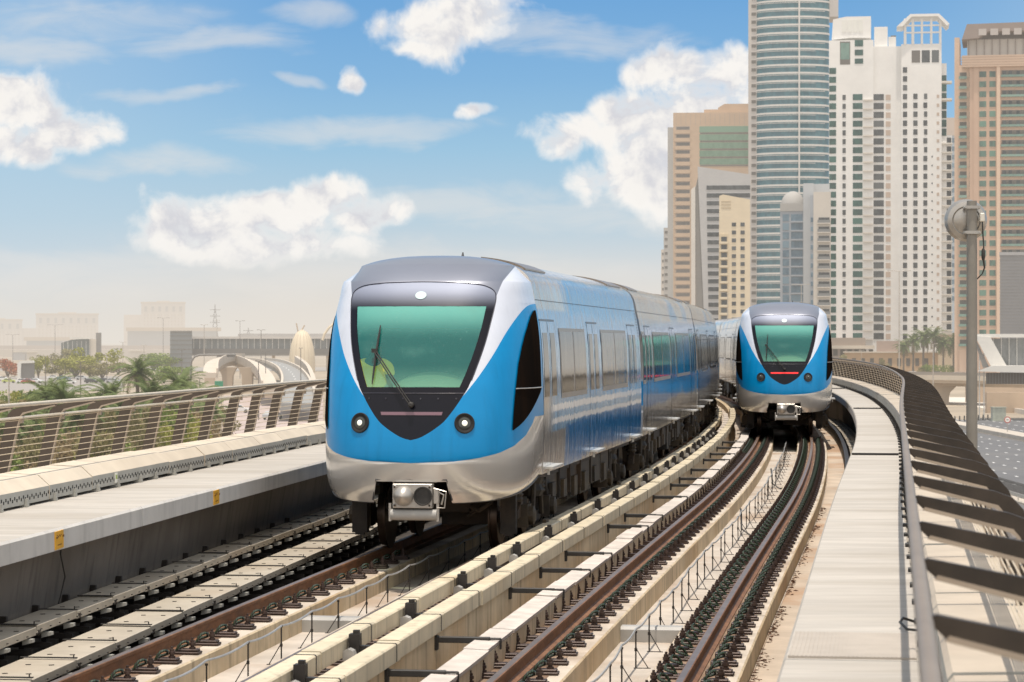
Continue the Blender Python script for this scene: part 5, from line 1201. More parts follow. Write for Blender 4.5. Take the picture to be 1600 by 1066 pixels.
# low buildings and walls under the towers
SAND = wallm('sand_wall', (.54, .39, .255), .6); SAND2 = wallm('pale_wall', (.58, .52, .44), .9)
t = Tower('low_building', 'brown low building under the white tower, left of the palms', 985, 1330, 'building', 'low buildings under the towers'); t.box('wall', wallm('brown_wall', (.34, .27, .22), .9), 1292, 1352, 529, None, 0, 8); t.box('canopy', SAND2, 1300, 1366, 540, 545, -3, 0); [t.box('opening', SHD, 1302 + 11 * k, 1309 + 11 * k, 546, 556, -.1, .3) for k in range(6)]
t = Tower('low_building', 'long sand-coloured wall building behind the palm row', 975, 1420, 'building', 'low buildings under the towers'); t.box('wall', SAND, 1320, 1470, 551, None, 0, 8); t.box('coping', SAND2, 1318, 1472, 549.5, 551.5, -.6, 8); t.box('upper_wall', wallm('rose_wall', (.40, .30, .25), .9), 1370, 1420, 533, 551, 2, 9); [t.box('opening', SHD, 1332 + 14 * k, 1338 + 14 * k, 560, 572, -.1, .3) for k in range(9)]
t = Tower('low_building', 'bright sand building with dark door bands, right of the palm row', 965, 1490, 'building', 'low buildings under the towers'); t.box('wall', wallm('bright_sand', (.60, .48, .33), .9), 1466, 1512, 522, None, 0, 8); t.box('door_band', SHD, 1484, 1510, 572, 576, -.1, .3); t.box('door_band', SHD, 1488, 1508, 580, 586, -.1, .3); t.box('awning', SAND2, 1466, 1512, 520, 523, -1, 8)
for i, (x, y, s, lab) in enumerate([(1412, 541, 1.15, 'first palm of the row from the left, right of the street lamp'), (1427, 533, 1.3, 'second palm of the row under the white tower'), (1443, 527, 1.4, 'third palm of the row, the fullest crown'), (1459, 525, 1.45, 'fourth palm of the row, slightly the tallest'), (1474, 538, 1.25, 'fifth palm of the row, shorter than its left neighbour'), (1490, 536, 1.35, 'sixth palm of the row, right end near the mirror pole'), (1507, 530, 1.2, 'palm half hidden behind the mirror pole')]):
    palm(x, y, 945, None, s * 1.28, lab, 'palm row under the towers', k=i)
for i, (x, Y, w, h, kd, lab) in enumerate([(1306, 935, 9, 7, 'olive', 'grey-green bush right of the farther train'), (1318, 930, 8, 8, 'olive', 'grey-green tree left of the sand wall, larger of three'), (1332, 938, 8, 6, 'green', 'green bush before the sand wall'), (1378, 940, 6, 6.5, 'olive', 'small thin tree left of the street lamp'), (1455, 935, 7, 5, 'green', 'green bush between the palm trunks'), (1440, 938, 5, 4, 'olive', 'low bush at the foot of the third palm'), (1500, 930, 6, 5, 'green', 'green bush beside the bright sand building')]):
    bush(x, Y, w, h, kd, lab, None, 'tree' if h > 6 else 'bush', 'tree' if h > 6 else 'bush', k=i)

# ------------------------------------------------------------------ overpass and footbridge on the right
BRG = wallm('overpass_concrete', (.52, .43, .335), .7, .08)
ov = tag(empty('overpass', (95, 490, GZ)), 'concrete road overpass on flared piers, right of the viaduct', 'bridge')
def opart(name, mb, m_): mb.v = [tuple(Vector(v) - Vector((95, 490, GZ))) for v in mb.v]; return mb.build(name, [m_], ov)
def yl(X): return 560 - (X - 70) * 1.55 if X < 200 else 359
def dk(o0, o1, z0, z1):
    mb = MB(); pr = [(o0, z0), (o1, z0), (o1, z1), (o0, z1)]; vs = []; xs = [60 + 5 * i for i in range(20)]
    for X in xs: vs += [(X + o * .84, yl(X) + o * .54, z) for o, z in pr]
    n = len(xs); mb.add(vs, [(4 * i + j, 4 * i + (j + 1) % 4, 4 * i + 4 + (j + 1) % 4, 4 * i + 4 + j) for i in range(n - 1) for j in range(4)] + [(0, 1, 2, 3), (4 * n - 1, 4 * n - 2, 4 * n - 3, 4 * n - 4)]); return mb
opart('deck', dk(0, 16, -6.0, -5.1), BRG); opart('edge_beam', dk(-.5, .3, -5.4, -4.4), wallm('edge_concrete', (.60, .52, .42), .8, .06)); opart('parapet', dk(-.2, .0, -4.4, -3.7), wallm('parapet_mesh', (.30, .26, .22), 1.0)); opart('girder', dk(3, 13, -6.7, -6.0), BRG)
for X in (86.8, 117, 145):
    mb = MB(); c = Vector((X + 3.5, yl(X) + 2, 0)); pr = [(1.0, GZ), (1.0, -8.9), (1.25, -8.0), (2.4, -6.9), (2.5, -6.01)]; vs = []
    for w_, z in pr: vs += [(c.x + a * w_, c.y + b * 1.2, z) for a, b in ((-1, -1), (1, -1), (1, 1), (-1, 1))]
    mb.add(vs, [(4 * i + j, 4 * i + (j + 1) % 4, 4 * i + 4 + (j + 1) % 4, 4 * i + 4 + j) for i in range(4) for j in range(4)] + [(16, 17, 18, 19)]); opart('pier', mb, BRG)
mb = MB(); mb.box((128, 552, -8.3), (60, 3, 4.4)); opart('abutment', mb, wallm('abutment_wall', (.43, .33, .24), .8, .1))
mb = MB(); mb.box((98, 470, -8.6), (22, 1.5, 3.8)); opart('side_wall', mb, bpy.data.materials['abutment_wall'])
fb_ = Tower('station_footbridge', 'white-roofed footbridge entrance with slanted lattice panel at the right edge', 430, 1565, 'building', None)
LAT = wallm('white_lattice', (.66, .64, .60), .9); GLS = glassm('station_glass', (.16, .17, .17), (.28, .29, .29), .9)
fb_.box('roof', LAT, 1522, 1640, 522, 527.5, -1, 8); fb_.box('glazing', GLS, 1548, 1640, 529, 574, .5, 7.5); [fb_.box('mullion', LAT, 1552 + 12 * k, 1553 + 12 * k, 527, 572, .2, .6) for k in range(8)]
fb_.poly('slanted_panel', LAT, [(1524, 525), (1548, 527), (1573, 572), (1549, 573)], -1.4, -.9); fb_.poly('stair_soffit', wallm('soffit_grey', (.25, .24, .23), .9), [(1522, 527), (1528, 536), (1546, 574), (1536, 574)], -.6, .4)
fb_.poly('canopy', LAT, [(1529, 580), (1552, 571), (1640, 571), (1640, 583)], -5, 6); fb_.box('lattice_screen', wallm('dark_lattice', (.14, .12, .105), .9), 1541, 1640, 583, 600, -2, 5); [fb_.box('lattice_bar', GRYD, 1542 + 4.5 * k, 1543 + 4.5 * k, 583, 600, -2.1, -1.95) for k in range(21)]
for x in (1524, 1530, 1537): fb_.box('column', LAT, x, x + 1.8, 545 if x > 1525 else 527, None, 0, .4)
ds = mb = MB(); p_ = gx(1574, 682); mb.tube([(p_.x, p_.y, GZ), (p_.x, p_.y, GZ + 2.1)], .05, n=6)
sg_ = tag(empty('traffic_sign', (p_.x, p_.y, GZ)), 'round red-rimmed traffic sign on a thin post by the far road', 'traffic sign'); mb = MB(); mb.tube([(0, 0, 0), (0, 0, 2.2)], .05, n=6); mb.build('post', [mat('sign_post', (.3, .28, .26), .5, haze=1)], sg_)
mb = MB(); mb.lathe([(.46, -.02), (.46, .02)], c=(0, -.06, 2.3), n=24, M=Matrix.Rotation(R(90), 4, 'X')); mb.build('rim', [mat('sign_red', (.45, .10, .08), .5, haze=1)], sg_)
mb = MB(); mb.lathe([(.33, -.03), (.33, .03)], c=(0, -.07, 2.3), n=24, M=Matrix.Rotation(R(90), 4, 'X')); mb.box((0, -.105, 2.3), (.34, .01, .12), 1); mb.build('face', [mat('sign_face', (.7, .68, .64), .5, haze=1), mat('sign_bar', (.16, .13, .12), .5, haze=1)], sg_)
p_ = gx(1571, 660); mb = MB(); mb.box((0, 0, 1.2), (2.2, 1.6, 2.0)); mb.box((0, 0, 2.28), (2.4, 1.8, .14)); mb.box((0, 0, .1), (2.4, 1.8, .2)); tag(mb.build('utility_cabinet', [mat('cabinet_green', (.34, .36, .30), .6, haze=1)], loc=(p_.x, p_.y + 6, GZ)), 'grey-green utility cabinet on the far pavement behind the traffic sign', 'cabinet')
for i in range(14):
    p_ = gx(1490 + 7.5 * i, 664 - .4 * i); mb = None
    b_ = MB(); b_.lathe([(.12, 0), (.12, .8), (.06, .95)], n=8); tag(b_.build('bollard', [IRON], loc=(p_.x, p_.y + 12, GZ)), 'thin dark bollard on the pavement under the overpass', 'bollard', 'bollards under the overpass')

# ------------------------------------------------------------------ convex mirror on the viaduct edge
Ym = 30.0; mp = P(Ym, 3.37, .6); sc_ = F / Ym; cz = CAMZ - (347 - 533) / sc_; mxx = (1507 - 1513) / sc_
mo = tag(empty('convex_mirror', mp), 'round traffic mirror seen from behind on a grey pole, right of the viaduct', 'mirror')
PGR = mat('pole_grey', (.23, .215, .19), .55, var=.08, scale=2, metal=.15)
mb = MB(); mb.tube([(0, 0, 0), (0, 0, cz - .6 - .02)], [.068, .060], n=16); mb.tube([(0, 0, cz - .62), (0, 0, cz - .6 + .22)], .058, n=16); mb.lathe([(.10, 0), (.10, .02), (.07, .03)], n=16); mb.build('pole', [PGR], mo, smooth=.6)
Mm = Matrix.Translation((mxx, .10, cz - .6)) @ Matrix.Rotation(R(-4), 4, 'Z') @ Matrix.Rotation(R(93), 4, 'X')
mb = MB(); mb.lathe([(.001, .030), (.05, .030), (.135, .022), (.15, .012), (.165, .020), (.215, .0), (.240, -.05), (.245, -.075), (.238, -.085), (.15, -.14), (.001, -.16)], n=48, M=Mm, caps=False); mb.build('mirror_shell', [mat('mirror_back', (.40, .38, .35), .32, .6, var=.06, scale=5)], mo, smooth=.5)
mb = MB()
for dz in (-.145, .145):
    mb.box((0, .02, cz - .6 + dz), (.19, .03, .035)); mb.box((0, -.066, cz - .6 + dz), (.17, .02, .035)); [mb.lathe([(.014, -.1), (.014, .05)], c=(sx_, -.03, cz - .6 + dz), n=8, M=Matrix.Rotation(R(90), 4, 'X')) for sx_ in (-.08, .08)]
mb.build('clamp', [PIPE], mo)
mb = MB(); mb.box((.115, .0, cz - .6 + .03), (.06, .06, .10)); mb.build('terminal_box', [mat('pale_box', (.66, .63, .56), .5)], mo, bevel=.01)
z0 = cz - .6; mb = MB(); mb.tube([(.12, 0, z0 - .02), (.125, -.01, z0 - .15), (.135, -.01, z0 - .30), (.13, -.01, z0 - .45), (.145, -.01, z0 - .55), (.12, 0, z0 - .62), (.06, 0, z0 - .68)], [.008, .009, .008, .016, .010, .008, .008], n=6); mb.lathe([(.016, z0 - .46), (.022, z0 - .43), (.022, z0 - .36), (.014, z0 - .33)], c=(.13, -.01, 0), n=8); mb.build('lead_cable', [RUBBER], mo, smooth=1)

# ------------------------------------------------------------------ street lamps
LAMP = mat('lamp_post', (.40, .36, .31), .6, haze=1.1); LAMPD = mat('lamp_post_dark', (.16, .14, .125), .6, haze=1.1)
def lamp(x, yt, Y, arm, lab, m_=LAMP, gz=GZ, r=.11, both=True):
    p = at(x, yt, Y); t = tag(empty('street_lamp', (p.x, Y, gz)), lab, 'street lamp', 'street lamps'); h = p.z - gz
    mb = MB(); mb.tube([(0, 0, 0), (0, 0, h)], [r * 1.3, r * .7], n=8); mb.build('pole', [m_], t, smooth=1)
    for sg in ((1, -1) if both else (1,)):
        mb = MB(); mb.tube([(0, 0, h - .1), (sg * arm * .6, 0, h + .15), (sg * arm, 0, h + .15)], r * .5, n=6); mb.box((sg * arm, 0, h + .12), (arm * .55, .4, .14)); mb.build('lamp_arm', [m_], t)
lamp(1405, 424, 640, 2.3, 'slim double-armed street lamp before the white tower', r=.14); lamp(1137, 458, 700, 1.8, 'thin double-armed lamp before the cream tower', r=.10); lamp(1252, 445, 760, 2.2, 'double-armed lamp before the blue-grey domed tower', r=.12); lamp(1458, 538, 500, .7, 'short street lamp among the palm trunks', r=.10, both=False); lamp(1346, 548, 700, .6, 'small lamp before the long sand wall', r=.07)
for x, yt, Y, a, lab, m_ in [(14, 590, 270, .5, 'pale lamp post at the left picture edge', LAMP), (71, 557, 560, 1.6, 'dark lamp with a wide double head beside the white-framed panel', LAMPD), (126, 566, 430, .6, 'lamp post rising left of the large palm', LAMPD), (167, 555, 600, .8, 'lamp post just left of the large palm crown', LAMPD), (215, 568, 420, .4, 'pale slim post in front of the large palm', LAMP), (255, 497, 1500, 3, 'tall hazy mast before the far palace', LAMPD), (86, 508, 1600, 4, 'tall hazy mast before the wider palace at left', LAMPD), (20, 523, 1600, 3.5, 'tall hazy mast at the left horizon', LAMPD), (284, 547, 620, .8, 'lamp standing before the grey tower block', LAMPD), (319, 508, 1000, 1.2, 'thin lamp left of the footbridge middle', LAMP), (339, 501, 1300, 1.2, 'hazy lamp behind the footbridge, left of two tall ones', LAMP), (375, 502, 900, 1.3, 'tall lamp crossing the middle of the footbridge', LAMPD), (408, 516, 950, 1.3, 'tall lamp right of the footbridge middle', LAMPD), (415, 550, 600, .8, 'lamp before the flyover road', LAMPD), (404, 565, 430, .4, 'dark thin post by the flyover piers', LAMPD), (470, 545, 520, .3, 'thin post on the flyover road before the golden shell', LAMPD), (312, 592, 470, .35, 'short dark lamp under the flyover edge', LAMPD), (140, 530, 1200, 1.2, 'far lamp near the dark glass building', LAMP), (192, 535, 1100, 1.2, 'far lamp right of the dark glass building', LAMP), (225, 540, 1000, 1.0, 'far lamp between the large palm and the grey block', LAMP), (101, 560, 900, .8, 'small lamp among the yellow-green trees', LAMP), (40, 553, 1000, 1, 'small lamp left of the white-framed panel top', LAMP)]:
    lamp(x, yt, Y, a, lab, m_, r=.16 if Y > 900 else .09)

# ------------------------------------------------------------------ far left: palaces, footbridge, shell, flyover
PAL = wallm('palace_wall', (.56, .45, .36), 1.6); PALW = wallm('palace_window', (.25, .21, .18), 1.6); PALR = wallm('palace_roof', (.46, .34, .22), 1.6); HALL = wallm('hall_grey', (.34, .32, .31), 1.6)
def palace(x0, x1, yt, yb, lab, wing=None, nw=6):
    t = Tower('palace', lab, 3600, (x0 + x1) / 2, 'building', 'hazy palaces on the horizon'); t.box('wall', PAL, x0, x1, yt, None, 0, 60); t.box('parapet', PALR, x0 - 1, x1 + 1, yt - 1.2, yt + 1, -2, 60); t.box('attic', PAL, x0 + (x1 - x0) * .35, x0 + (x1 - x0) * .65, yt - 3, yt - 1, 4, 50)
    for k in range(nw): x = x0 + 7 + (x1 - x0 - 14) * k / (nw - 1); t.box('window', PALW, x - 2, x + 2, yt + 6, yt + 14, -1, .5)
    for r_ in range(4):
        for k in range(nw * 2): x = x0 + 5 + (x1 - x0 - 10) * k / (nw * 2 - 1); t.box('window', PALR, x - .8, x + .8, yt + 18 + 5 * r_, yt + 20.5 + 5 * r_, -1, .5)
    if wing: t.box('wing', PAL, wing[0], wing[1], wing[2], None, 8, 50)
palace(57, 153, 491, 530, 'wide hazy palace with a row of tall windows, left horizon', None, 8); palace(221, 289, 473, 515, 'taller hazy palace with a lower wing at its left', (194, 221, 492), 6); palace(-40, 34, 500, 530, 'hazy palace cut by the left picture edge', (34, 56, 513), 6)
t = Tower('long_hall', 'long low hall with a tan roof edge below the taller palace', 2600, 270, 'building', 'low halls on the left horizon'); t.box('wall', HALL, 200, 340, 517, None, 0, 40); t.box('roof', PALR, 198, 345, 512, 517.5, -6, 40)
t = Tower('long_hall', 'low hall with a tan roof edge below the wider palace', 2600, 80, 'building', 'low halls on the left horizon'); t.box('wall', HALL, 42, 110, 532, None, 0, 40); t.box('roof', PALR, 38, 114, 527, 532.5, -6, 40)
t = Tower('far_wall', 'long dusty brown wall and banks across the left horizon', 2200, 230, 'wall', None); t.box('wall', wallm('dusty_wall', (.36, .28, .22), 1.6), -60, 540, 540, None, 0, 10); t.box('bank', wallm('dusty_bank', (.42, .34, .26), 1.6), -60, 540, 546, None, -60, 0)
random.seed(5)
for i in range(14):
    x = -20 + i * 40 + random.uniform(-12, 12); w_ = random.uniform(10, 26); yt = random.uniform(541, 551)
    if 95 < x < 165 or 250 < x < 300: continue
    t = Tower('distant_shed', ('dusty pale shed' if i % 2 else 'dusty brown shed') + ' among others before the long wall at the left horizon', 1700 + 60 * i, x, 'shed', 'dusty sheds on the left horizon'); t.box('wall', (SAND2, HALL)[i % 2], x - w_ / 2, x + w_ / 2, yt, None, 0, 10); t.box('roof', SAND2, x - w_ / 2 - 1, x + w_ / 2 + 1, yt - 1.2, yt + .5, -1, 10)
t = Tower('glass_building', 'dark glass low building with a pale block beside it, left background', 1500, 120, 'building', None); t.poly('glazed_wall', glassm('dark_office_glass', (.05, .06, .06), (.12, .15, .14), .9), [(96, 536), (112, 531), (140, 529), (140, None), (96, None)], 0, 20); t.box('roof', LAT, 109, 141, 527, 530, -2, 20); t.box('side_block', SAND2, 140, 150, 530, None, 2, 22); t.box('side_block', GRYD, 150, 158, 520, None, 3, 22)
[t.box('mullion', LAT, 99 + 7 * k, 99.6 + 7 * k, 533, None, -.3, .1) for k in range(6)]
t = Tower('grey_block', 'grey banded tower block at the left end of the footbridge', 1100, 283, 'building', None); t.box('wall', wallm('block_grey', (.235, .245, .25), .9), 266, 300, 519, None, 0, 14); [t.box('band', GRYD, 265.6, 300.4, 524 + 7 * k, 525 + 7 * k, -.3, 0) for k in range(7)]; t.box('parapet', GRYD, 266, 300, 517, 519.5, -.4, 14)
fbt = Tower('footbridge', 'long enclosed footbridge crossing behind the flyover', 1120, 400, 'footbridge', None); FG = glassm('footbridge_glass', (.12, .13, .135), (.22, .24, .25), .9)
fbt.box('roof', wallm('bridge_roof', (.55, .52, .49), .9), 299, 530, 526, 529.5, -2, 12); fbt.box('glazing', FG, 300, 530, 529.5, 545, 0, 10); fbt.box('deck', GRYD, 300, 530, 545, 553, -.6, 11); fbt.box('under_girder', wallm('girder_grey', (.34, .33, .32), .9), 300, 530, 553, 556, 1, 9); fbt.box('upper_roof', wallm('bridge_roof2', (.42, .40, .38), .9), 372, 530, 521.5, 526, 2, 9)
for k in range(24): fbt.box('mullion', LAT, 303 + 9.4 * k, 303.8 + 9.4 * k, 529.5, 545, -.3, .1)
for x in (345, 425, 510): fbt.box('pier', BRG, x, x + 5, 556, None, 3, 6)
# golden shell of the station
GOLD = mat('shell_gold', (.64, .55, .41), .6, metal=.0, var=.06, scale=.2, haze=.9)
t = Tower('station_shell', 'pale golden shell-shaped station roof at the end of the footbridge', 1060, 472, 'building', None); mb = MB(); rx, rz_ = 20.5 * 1060 / F, (590 - 515) * 1060 / F; pr = []
for i in range(15):
    a = i / 14; pr.append((rx * math.sin(math.pi * (.5 + .5 * a) ) ** .62 if a < 1 else .001, rz_ * a))
pr = [(rx * (1 - max(0, (a - .25) / .75) ** 2.3) ** .5 + .001, rz_ * a) for a in [i / 16 for i in range(17)]]
mb.lathe(pr, c=(t.X(472), 8, t.Z(590)), n=28, caps=False); mb.build('shell', [GOLD], t.o, smooth=1)
mb = MB(); [mb.tube([(t.X(472) + r_ * 1.005 * math.cos(a), 8 + r_ * 1.005 * math.sin(a), t.Z(590) + z) for r_, z in pr], .12, n=4) for a in [math.pi * (1 + k / 9) for k in range(1, 9)]]; mb.build('shell_rib', [wallm('shell_seam', (.58, .49, .37), .9)], t.o)
mb = MB(); mb.lathe([(rx * .9, 0), (rx * 1.02, .6), (rx * .6, 1.4)], c=(t.X(478), 6, t.Z(594)), n=20); mb.build('skirt', [GRYD], t.o)
for k, (x, y) in enumerate(((463, 505), (476, 508))): mb = MB(); mb.tube([(t.X(466 + 3 * k), 8, t.Z(520)), (t.X(x), 8, t.Z(y))], .3, n=5); mb.build('spike', [PALR], t.o)
mb = MB(); mb.tube([(t.X(504), 4, t.Z(532)), (t.X(507), 4, t.Z(522)), (t.X(514), 4, t.Z(512)), (t.X(524), 4, t.Z(504))], .6, n=6); mb.build('arch_rib', [GOLD], t.o)
# flyover: curved ramp on flared piers and the road climbing to the right
FLY = wallm('flyover_concrete', (.56, .49, .41), 1.0, .06); FLYS = wallm('flyover_soffit', (.46, .37, .28), 1.0, .05)
fo = tag(empty('flyover', (-70, 640, GZ)), 'curving concrete flyover on flared piers, left of the front train', 'bridge')
def fpart(name, mb, m_): mb.v = [tuple(Vector(v) - Vector((-70, 640, GZ))) for v in mb.v]; return mb.build(name, m_, fo, smooth=.6)
def ribbon(path, w0, w1, z0, z1, mi=0):                   # section offset w0..w1 from a path, dz z0..z1
    mb = MB(); vs = []; n = len(path)
    for i, p in enumerate(path):
        d = (path[min(i + 1, n - 1)] - path[max(i - 1, 0)]); d.z = 0; d.normalize(); s = Vector((d.y, -d.x, 0))
        vs += [p + s * w0 + Vector((0, 0, z0)), p + s * w1 + Vector((0, 0, z0)), p + s * w1 + Vector((0, 0, z1)), p + s * w0 + Vector((0, 0, z1))]
    mb.add(vs, [(4 * i + j, 4 * i + (j + 1) % 4, 4 * i + 4 + (j + 1) % 4, 4 * i + 4 + j) for i in range(n - 1) for j in range(4)] + [(0, 1, 2, 3), (4 * n - 1, 4 * n - 2, 4 * n - 3, 4 * n - 4)], mi); return mb
def spl(pts, n=8):
    out = []
    for i in range(len(pts) - 1):
        p0, p1, p2, p3 = pts[max(i - 1, 0)], pts[i], pts[i + 1], pts[min(i + 2, len(pts) - 1)]
        for k in range(n):
            t = k / n; out.append(.5 * ((2 * p1) + (p2 - p0) * t + (2 * p0 - 5 * p1 + 4 * p2 - p3) * t * t + (3 * p1 - p0 - 3 * p2 + p3) * t ** 3))
    return out + [pts[-1]]
pa = spl([at(318, 582, 560), at(324, 566, 640), at(345, 558, 730), at(375, 558, 760), at(402, 566, 700), at(422, 581, 610), at(433, 602, 520)])
fpart('ramp_deck', ribbon(pa, -.2, 3.0, -1.2, -.1), [FLY]); fpart('ramp_parapet', ribbon(pa, 2.8, 3.2, -1.3, .9), [FLY]); fpart('ramp_soffit', ribbon(pa, .2, 2.5, -2.6, -1.2), [FLYS])
for x, Y in ((356, 700), (387, 660)):
    c = at(x, 600, Y); mb = MB(); zt = CAMZ - (574 - 533) / F * Y; s_ = Y / F; pr = [(7.5, GZ), (7.5, GZ + 1), (8.5, zt - 2.2), (12, zt - .8), (15, zt)]; vs = []
    for w_, z in pr: vs += [(c.x + a * w_ * s_, Y + b * 1.5, z) for a, b in ((-1, -1), (1, -1), (1, 1), (-1, 1))]
    mb.add(vs, [(4 * i + j, 4 * i + (j + 1) % 4, 4 * i + 4 + (j + 1) % 4, 4 * i + 4 + j) for i in range(4) for j in range(4)] + [(16, 17, 18, 19)]); fpart('pier', mb, [FLYS])
pb = spl([at(400, 563, 900), at(425, 566, 850), at(447, 575, 760), at(459, 588, 640), at(464, 606, 520), at(466, 630, 420)])
ws = 2.8
fpart('road_deck', ribbon(pb, -ws - .5, ws + .5, -1.2, 0), [wallm('flyover_asphalt', (.27, .27, .265), .9)]); fpart('road_parapet', ribbon(pb, ws, ws + .5, -.8, .9), [FLY]); fpart('road_parapet', ribbon(pb, -ws - .5, -ws, -.8, .9), [FLY])
mb = MB()
for i in range(2, len(pb) - 1, 2): a, b = pb[i], pb[i].lerp(pb[i + 1], .45); mb.v += [tuple(v) for v in ((a.x - .15, a.y, a.z + .02), (a.x + .15, a.y, a.z + .02), (b.x + .15, b.y, b.z + .02), (b.x - .15, b.y, b.z + .02))]; k_ = len(mb.v) - 4; mb.f.append((k_, k_ + 1, k_ + 2, k_ + 3)); mb.m.append(0)
fpart('lane_dash', mb, [PAINT])
mb = MB(); pz = [at(463, 560, 900), at(479, 572, 800), at(488, 590, 640), at(492, 610, 520)]; fpart('outer_ramp', ribbon(spl(pz), -.5, .6, -3, .8), [FLY])
gy = tag(empty('sign_gantry', (at(298, 600, 700).x, 700, GZ)), 'grey curved sign gantry bending over before the flyover', 'gantry'); s_ = 700 / F
mb = MB(); mb.tube([(0, 0, 0), (0, 0, (600 - 570) * s_ + 1.2), (1.5 * s_, 0, (600 - 562) * s_ + 1.2), (6 * s_, 0, (600 - 556) * s_ + 1.2), (14 * s_, 0, (600 - 553) * s_ + 1.2), (70 * s_, 0, (600 - 552.5) * s_ + 1.2)], .28, n=8); mb.build('arm', [GRYD], gy, smooth=1)
mb = MB(); mb.box((55 * s_, 0, (600 - 554) * s_ + 1.2), (28 * s_, .3, 5 * s_)); mb.build('sign_back', [GRYD], gy)
p_ = at(342, 600, 520); rs = tag(empty('road_sign', (p_.x, 520, GZ)), 'green road sign below the flyover piers', 'road sign'); mb = MB(); mb.box((0, 0, p_.z - GZ), (1.7, .1, 1.15)); mb.build('panel', [mat('sign_green', (.02, .22, .12), .5, haze=1)], rs, bevel=.03); mb = MB(); [mb.tube([(x, .1, 0), (x, .1, p_.z - GZ)], .06, n=6) for x in (-.5, .5)]; mb.build('sign_leg', [LAMPD], rs)
p_ = at(41, 588, 870); pn = tag(empty('framed_panel', (p_.x, 870, GZ)), 'white-framed dark display panel beside the red-flowering tree', 'display panel'); s_ = 870 / F
mb = MB(); mb.prism([(-14, -4), (-14, 20), (-11, 25), (10, 26), (12, 24), (12, 22), (-8, 21), (-9, -4)], 0, 1.5, fn=lambda u, v, t: Vector((u * s_, t, v * s_ + 1.0))); mb.build('frame', [LAT], pn); mb = MB(); mb.box((2 * s_, 1, 9 * s_ + 1.0), (20 * s_, .6, 25 * s_)); mb.build('panel', [GRYD], pn)
# lattice pylons
for x, yt, lab in ((336, 475, 'hazy lattice pylon behind the footbridge, the taller of two'), (388, 512, 'hazy lattice pylon behind the footbridge, the shorter of two')):
    Y = 3000; t = Tower('pylon', lab, Y, x, 'pylon', 'lattice pylons'); h = t.Z(yt); mb = MB(); w0 = 5.5
    for a, b in ((-1, -1), (1, -1), (1, 1), (-1, 1)): mb.tube([(a * w0, b * w0, 0), (a * w0 * .35, b * w0 * .35, h * .6), (0, 0, h)], .35, n=4)
    for k in range(8): z = h * k / 9; w_ = w0 * (1 - .9 * k / 9); mb.tube([(-w_, -w_, z), (w_ * .88, -w_ * .88, z + h / 9)], .22, n=4); mb.tube([(w_, -w_, z), (-w_ * .88, -w_ * .88, z + h / 9)], .22, n=4)
    mb.build('lattice', [GRYD], t.o)
    for z in (.62, .75, .88): mb = MB(); mb.tube([(-6, 0, h * z), (6, 0, h * z)], .35, n=4); mb.build('crossarm', [GRYD], t.o)
# ================================================================== SKY, SUN, CAMERA
SUN = Vector((-.01, -.14, 1.0)).normalized()
w = bpy.data.worlds.new('World'); scene.world = w; w.use_nodes = True; w.node_tree.nodes.clear(); g = NT(w.node_tree)
sky = g.n('ShaderNodeTexSky', sky_type='NISHITA'); sky.sun_disc = False
sky.sun_elevation = math.asin(SUN.z); sky.sun_rotation = math.atan2(SUN.x, SUN.y); sky.altitude = 10; sky.air_density = 1.2; sky.dust_density = 2.5; sky.ozone_density = 1.5
d = g.n('ShaderNodeTexCoord').outputs['Generated']
sep = g.n('ShaderNodeSeparateXYZ'); g.set(sep.inputs[0], d)
ay = g.m('MAXIMUM', g.m('ABSOLUTE', sep.outputs[1]), .12)
u = g.m('DIVIDE', sep.outputs[0], ay); v = g.m('DIVIDE', sep.outputs[2], ay)
cmb = g.n('ShaderNodeCombineXYZ'); g.set(cmb.inputs[0], u); g.set(cmb.inputs[1], v)
q0 = g.mul(cmb.outputs[0], (40, 40, 0))                       # 1 unit = 1/40 of a radian near the horizon
# clear-sky colour by height above the horizon
rp = g.n('ShaderNodeValToRGB'); g.set(rp.inputs[0], g.m('MULTIPLY', v, 2.0))
el = rp.color_ramp.elements
stops = [(0.0, (.82, .76, .68)), (.022, (.82, .78, .73)), (.055, (.74, .77, .785)), (.095, (.52, .68, .80)), (.150, (.34, .585, .80)), (.205, (.22, .47, .77)), (.27, (.145, .385, .73)), (.42, (.14, .36, .68)), (.7, (.36, .48, .62)), (1.0, (.50, .53, .56))]
el[0].position, el[0].color = stops[0][0], c4(stops[0][1]); el[1].position, el[1].color = stops[-1][0], c4(stops[-1][1])
for p_, c_ in stops[1:-1]: e_ = el.new(p_); e_.color = c4(c_)
skyc = g.mix(g.ss(g.m('ABSOLUTE', g.m('SUBTRACT', u, .03)), .09, .24, 0, .42), rp.outputs[0], (.55, .72, .86, 1))
nis = g.mul(sky.outputs[0], (.11, .11, .11))
base = g.mix(g.ss(v, .35, 1.1, .88, .55), nis, skyc)
# clouds
warp = g.n('ShaderNodeTexNoise'); g.set(warp.inputs['Vector'], q0); warp.inputs['Scale'].default_value = .75; warp.inputs['Detail'].default_value = 3
wq = g.vm('ADD', q0, g.mul(g.vm('SUBTRACT', warp.outputs['Color'], (.5, .5, .5)), (1.0, .8, 0)))
def fb(off, sc=1.25, det=9, rg=.56): return g.noise(g.vm('ADD', q0, off), sc, det, rg, .25)
n1 = fb((3.1, 7.7, 0)); n2 = fb((3.1 - .16, 7.7 - .30, 0)); n3 = g.noise(g.mul(q0, (.5, 1.7, 1)), 1.1, 7, .62, .6)
def blobs(lst):
    acc = None
    for x, y, rx, ry in lst:
        c = ((x - 800) / 100, (533 - y) / 100, 0)
        t = g.mul(g.vm('SUBTRACT', wq, c), (100 / rx, 100 / ry, 0)); e = g.m('SUBTRACT', 1.0, g.vm('DOT_PRODUCT', t, t))
        acc = e if acc is None else g.m('SMOOTH_MAX', acc, e, .25)
    return acc
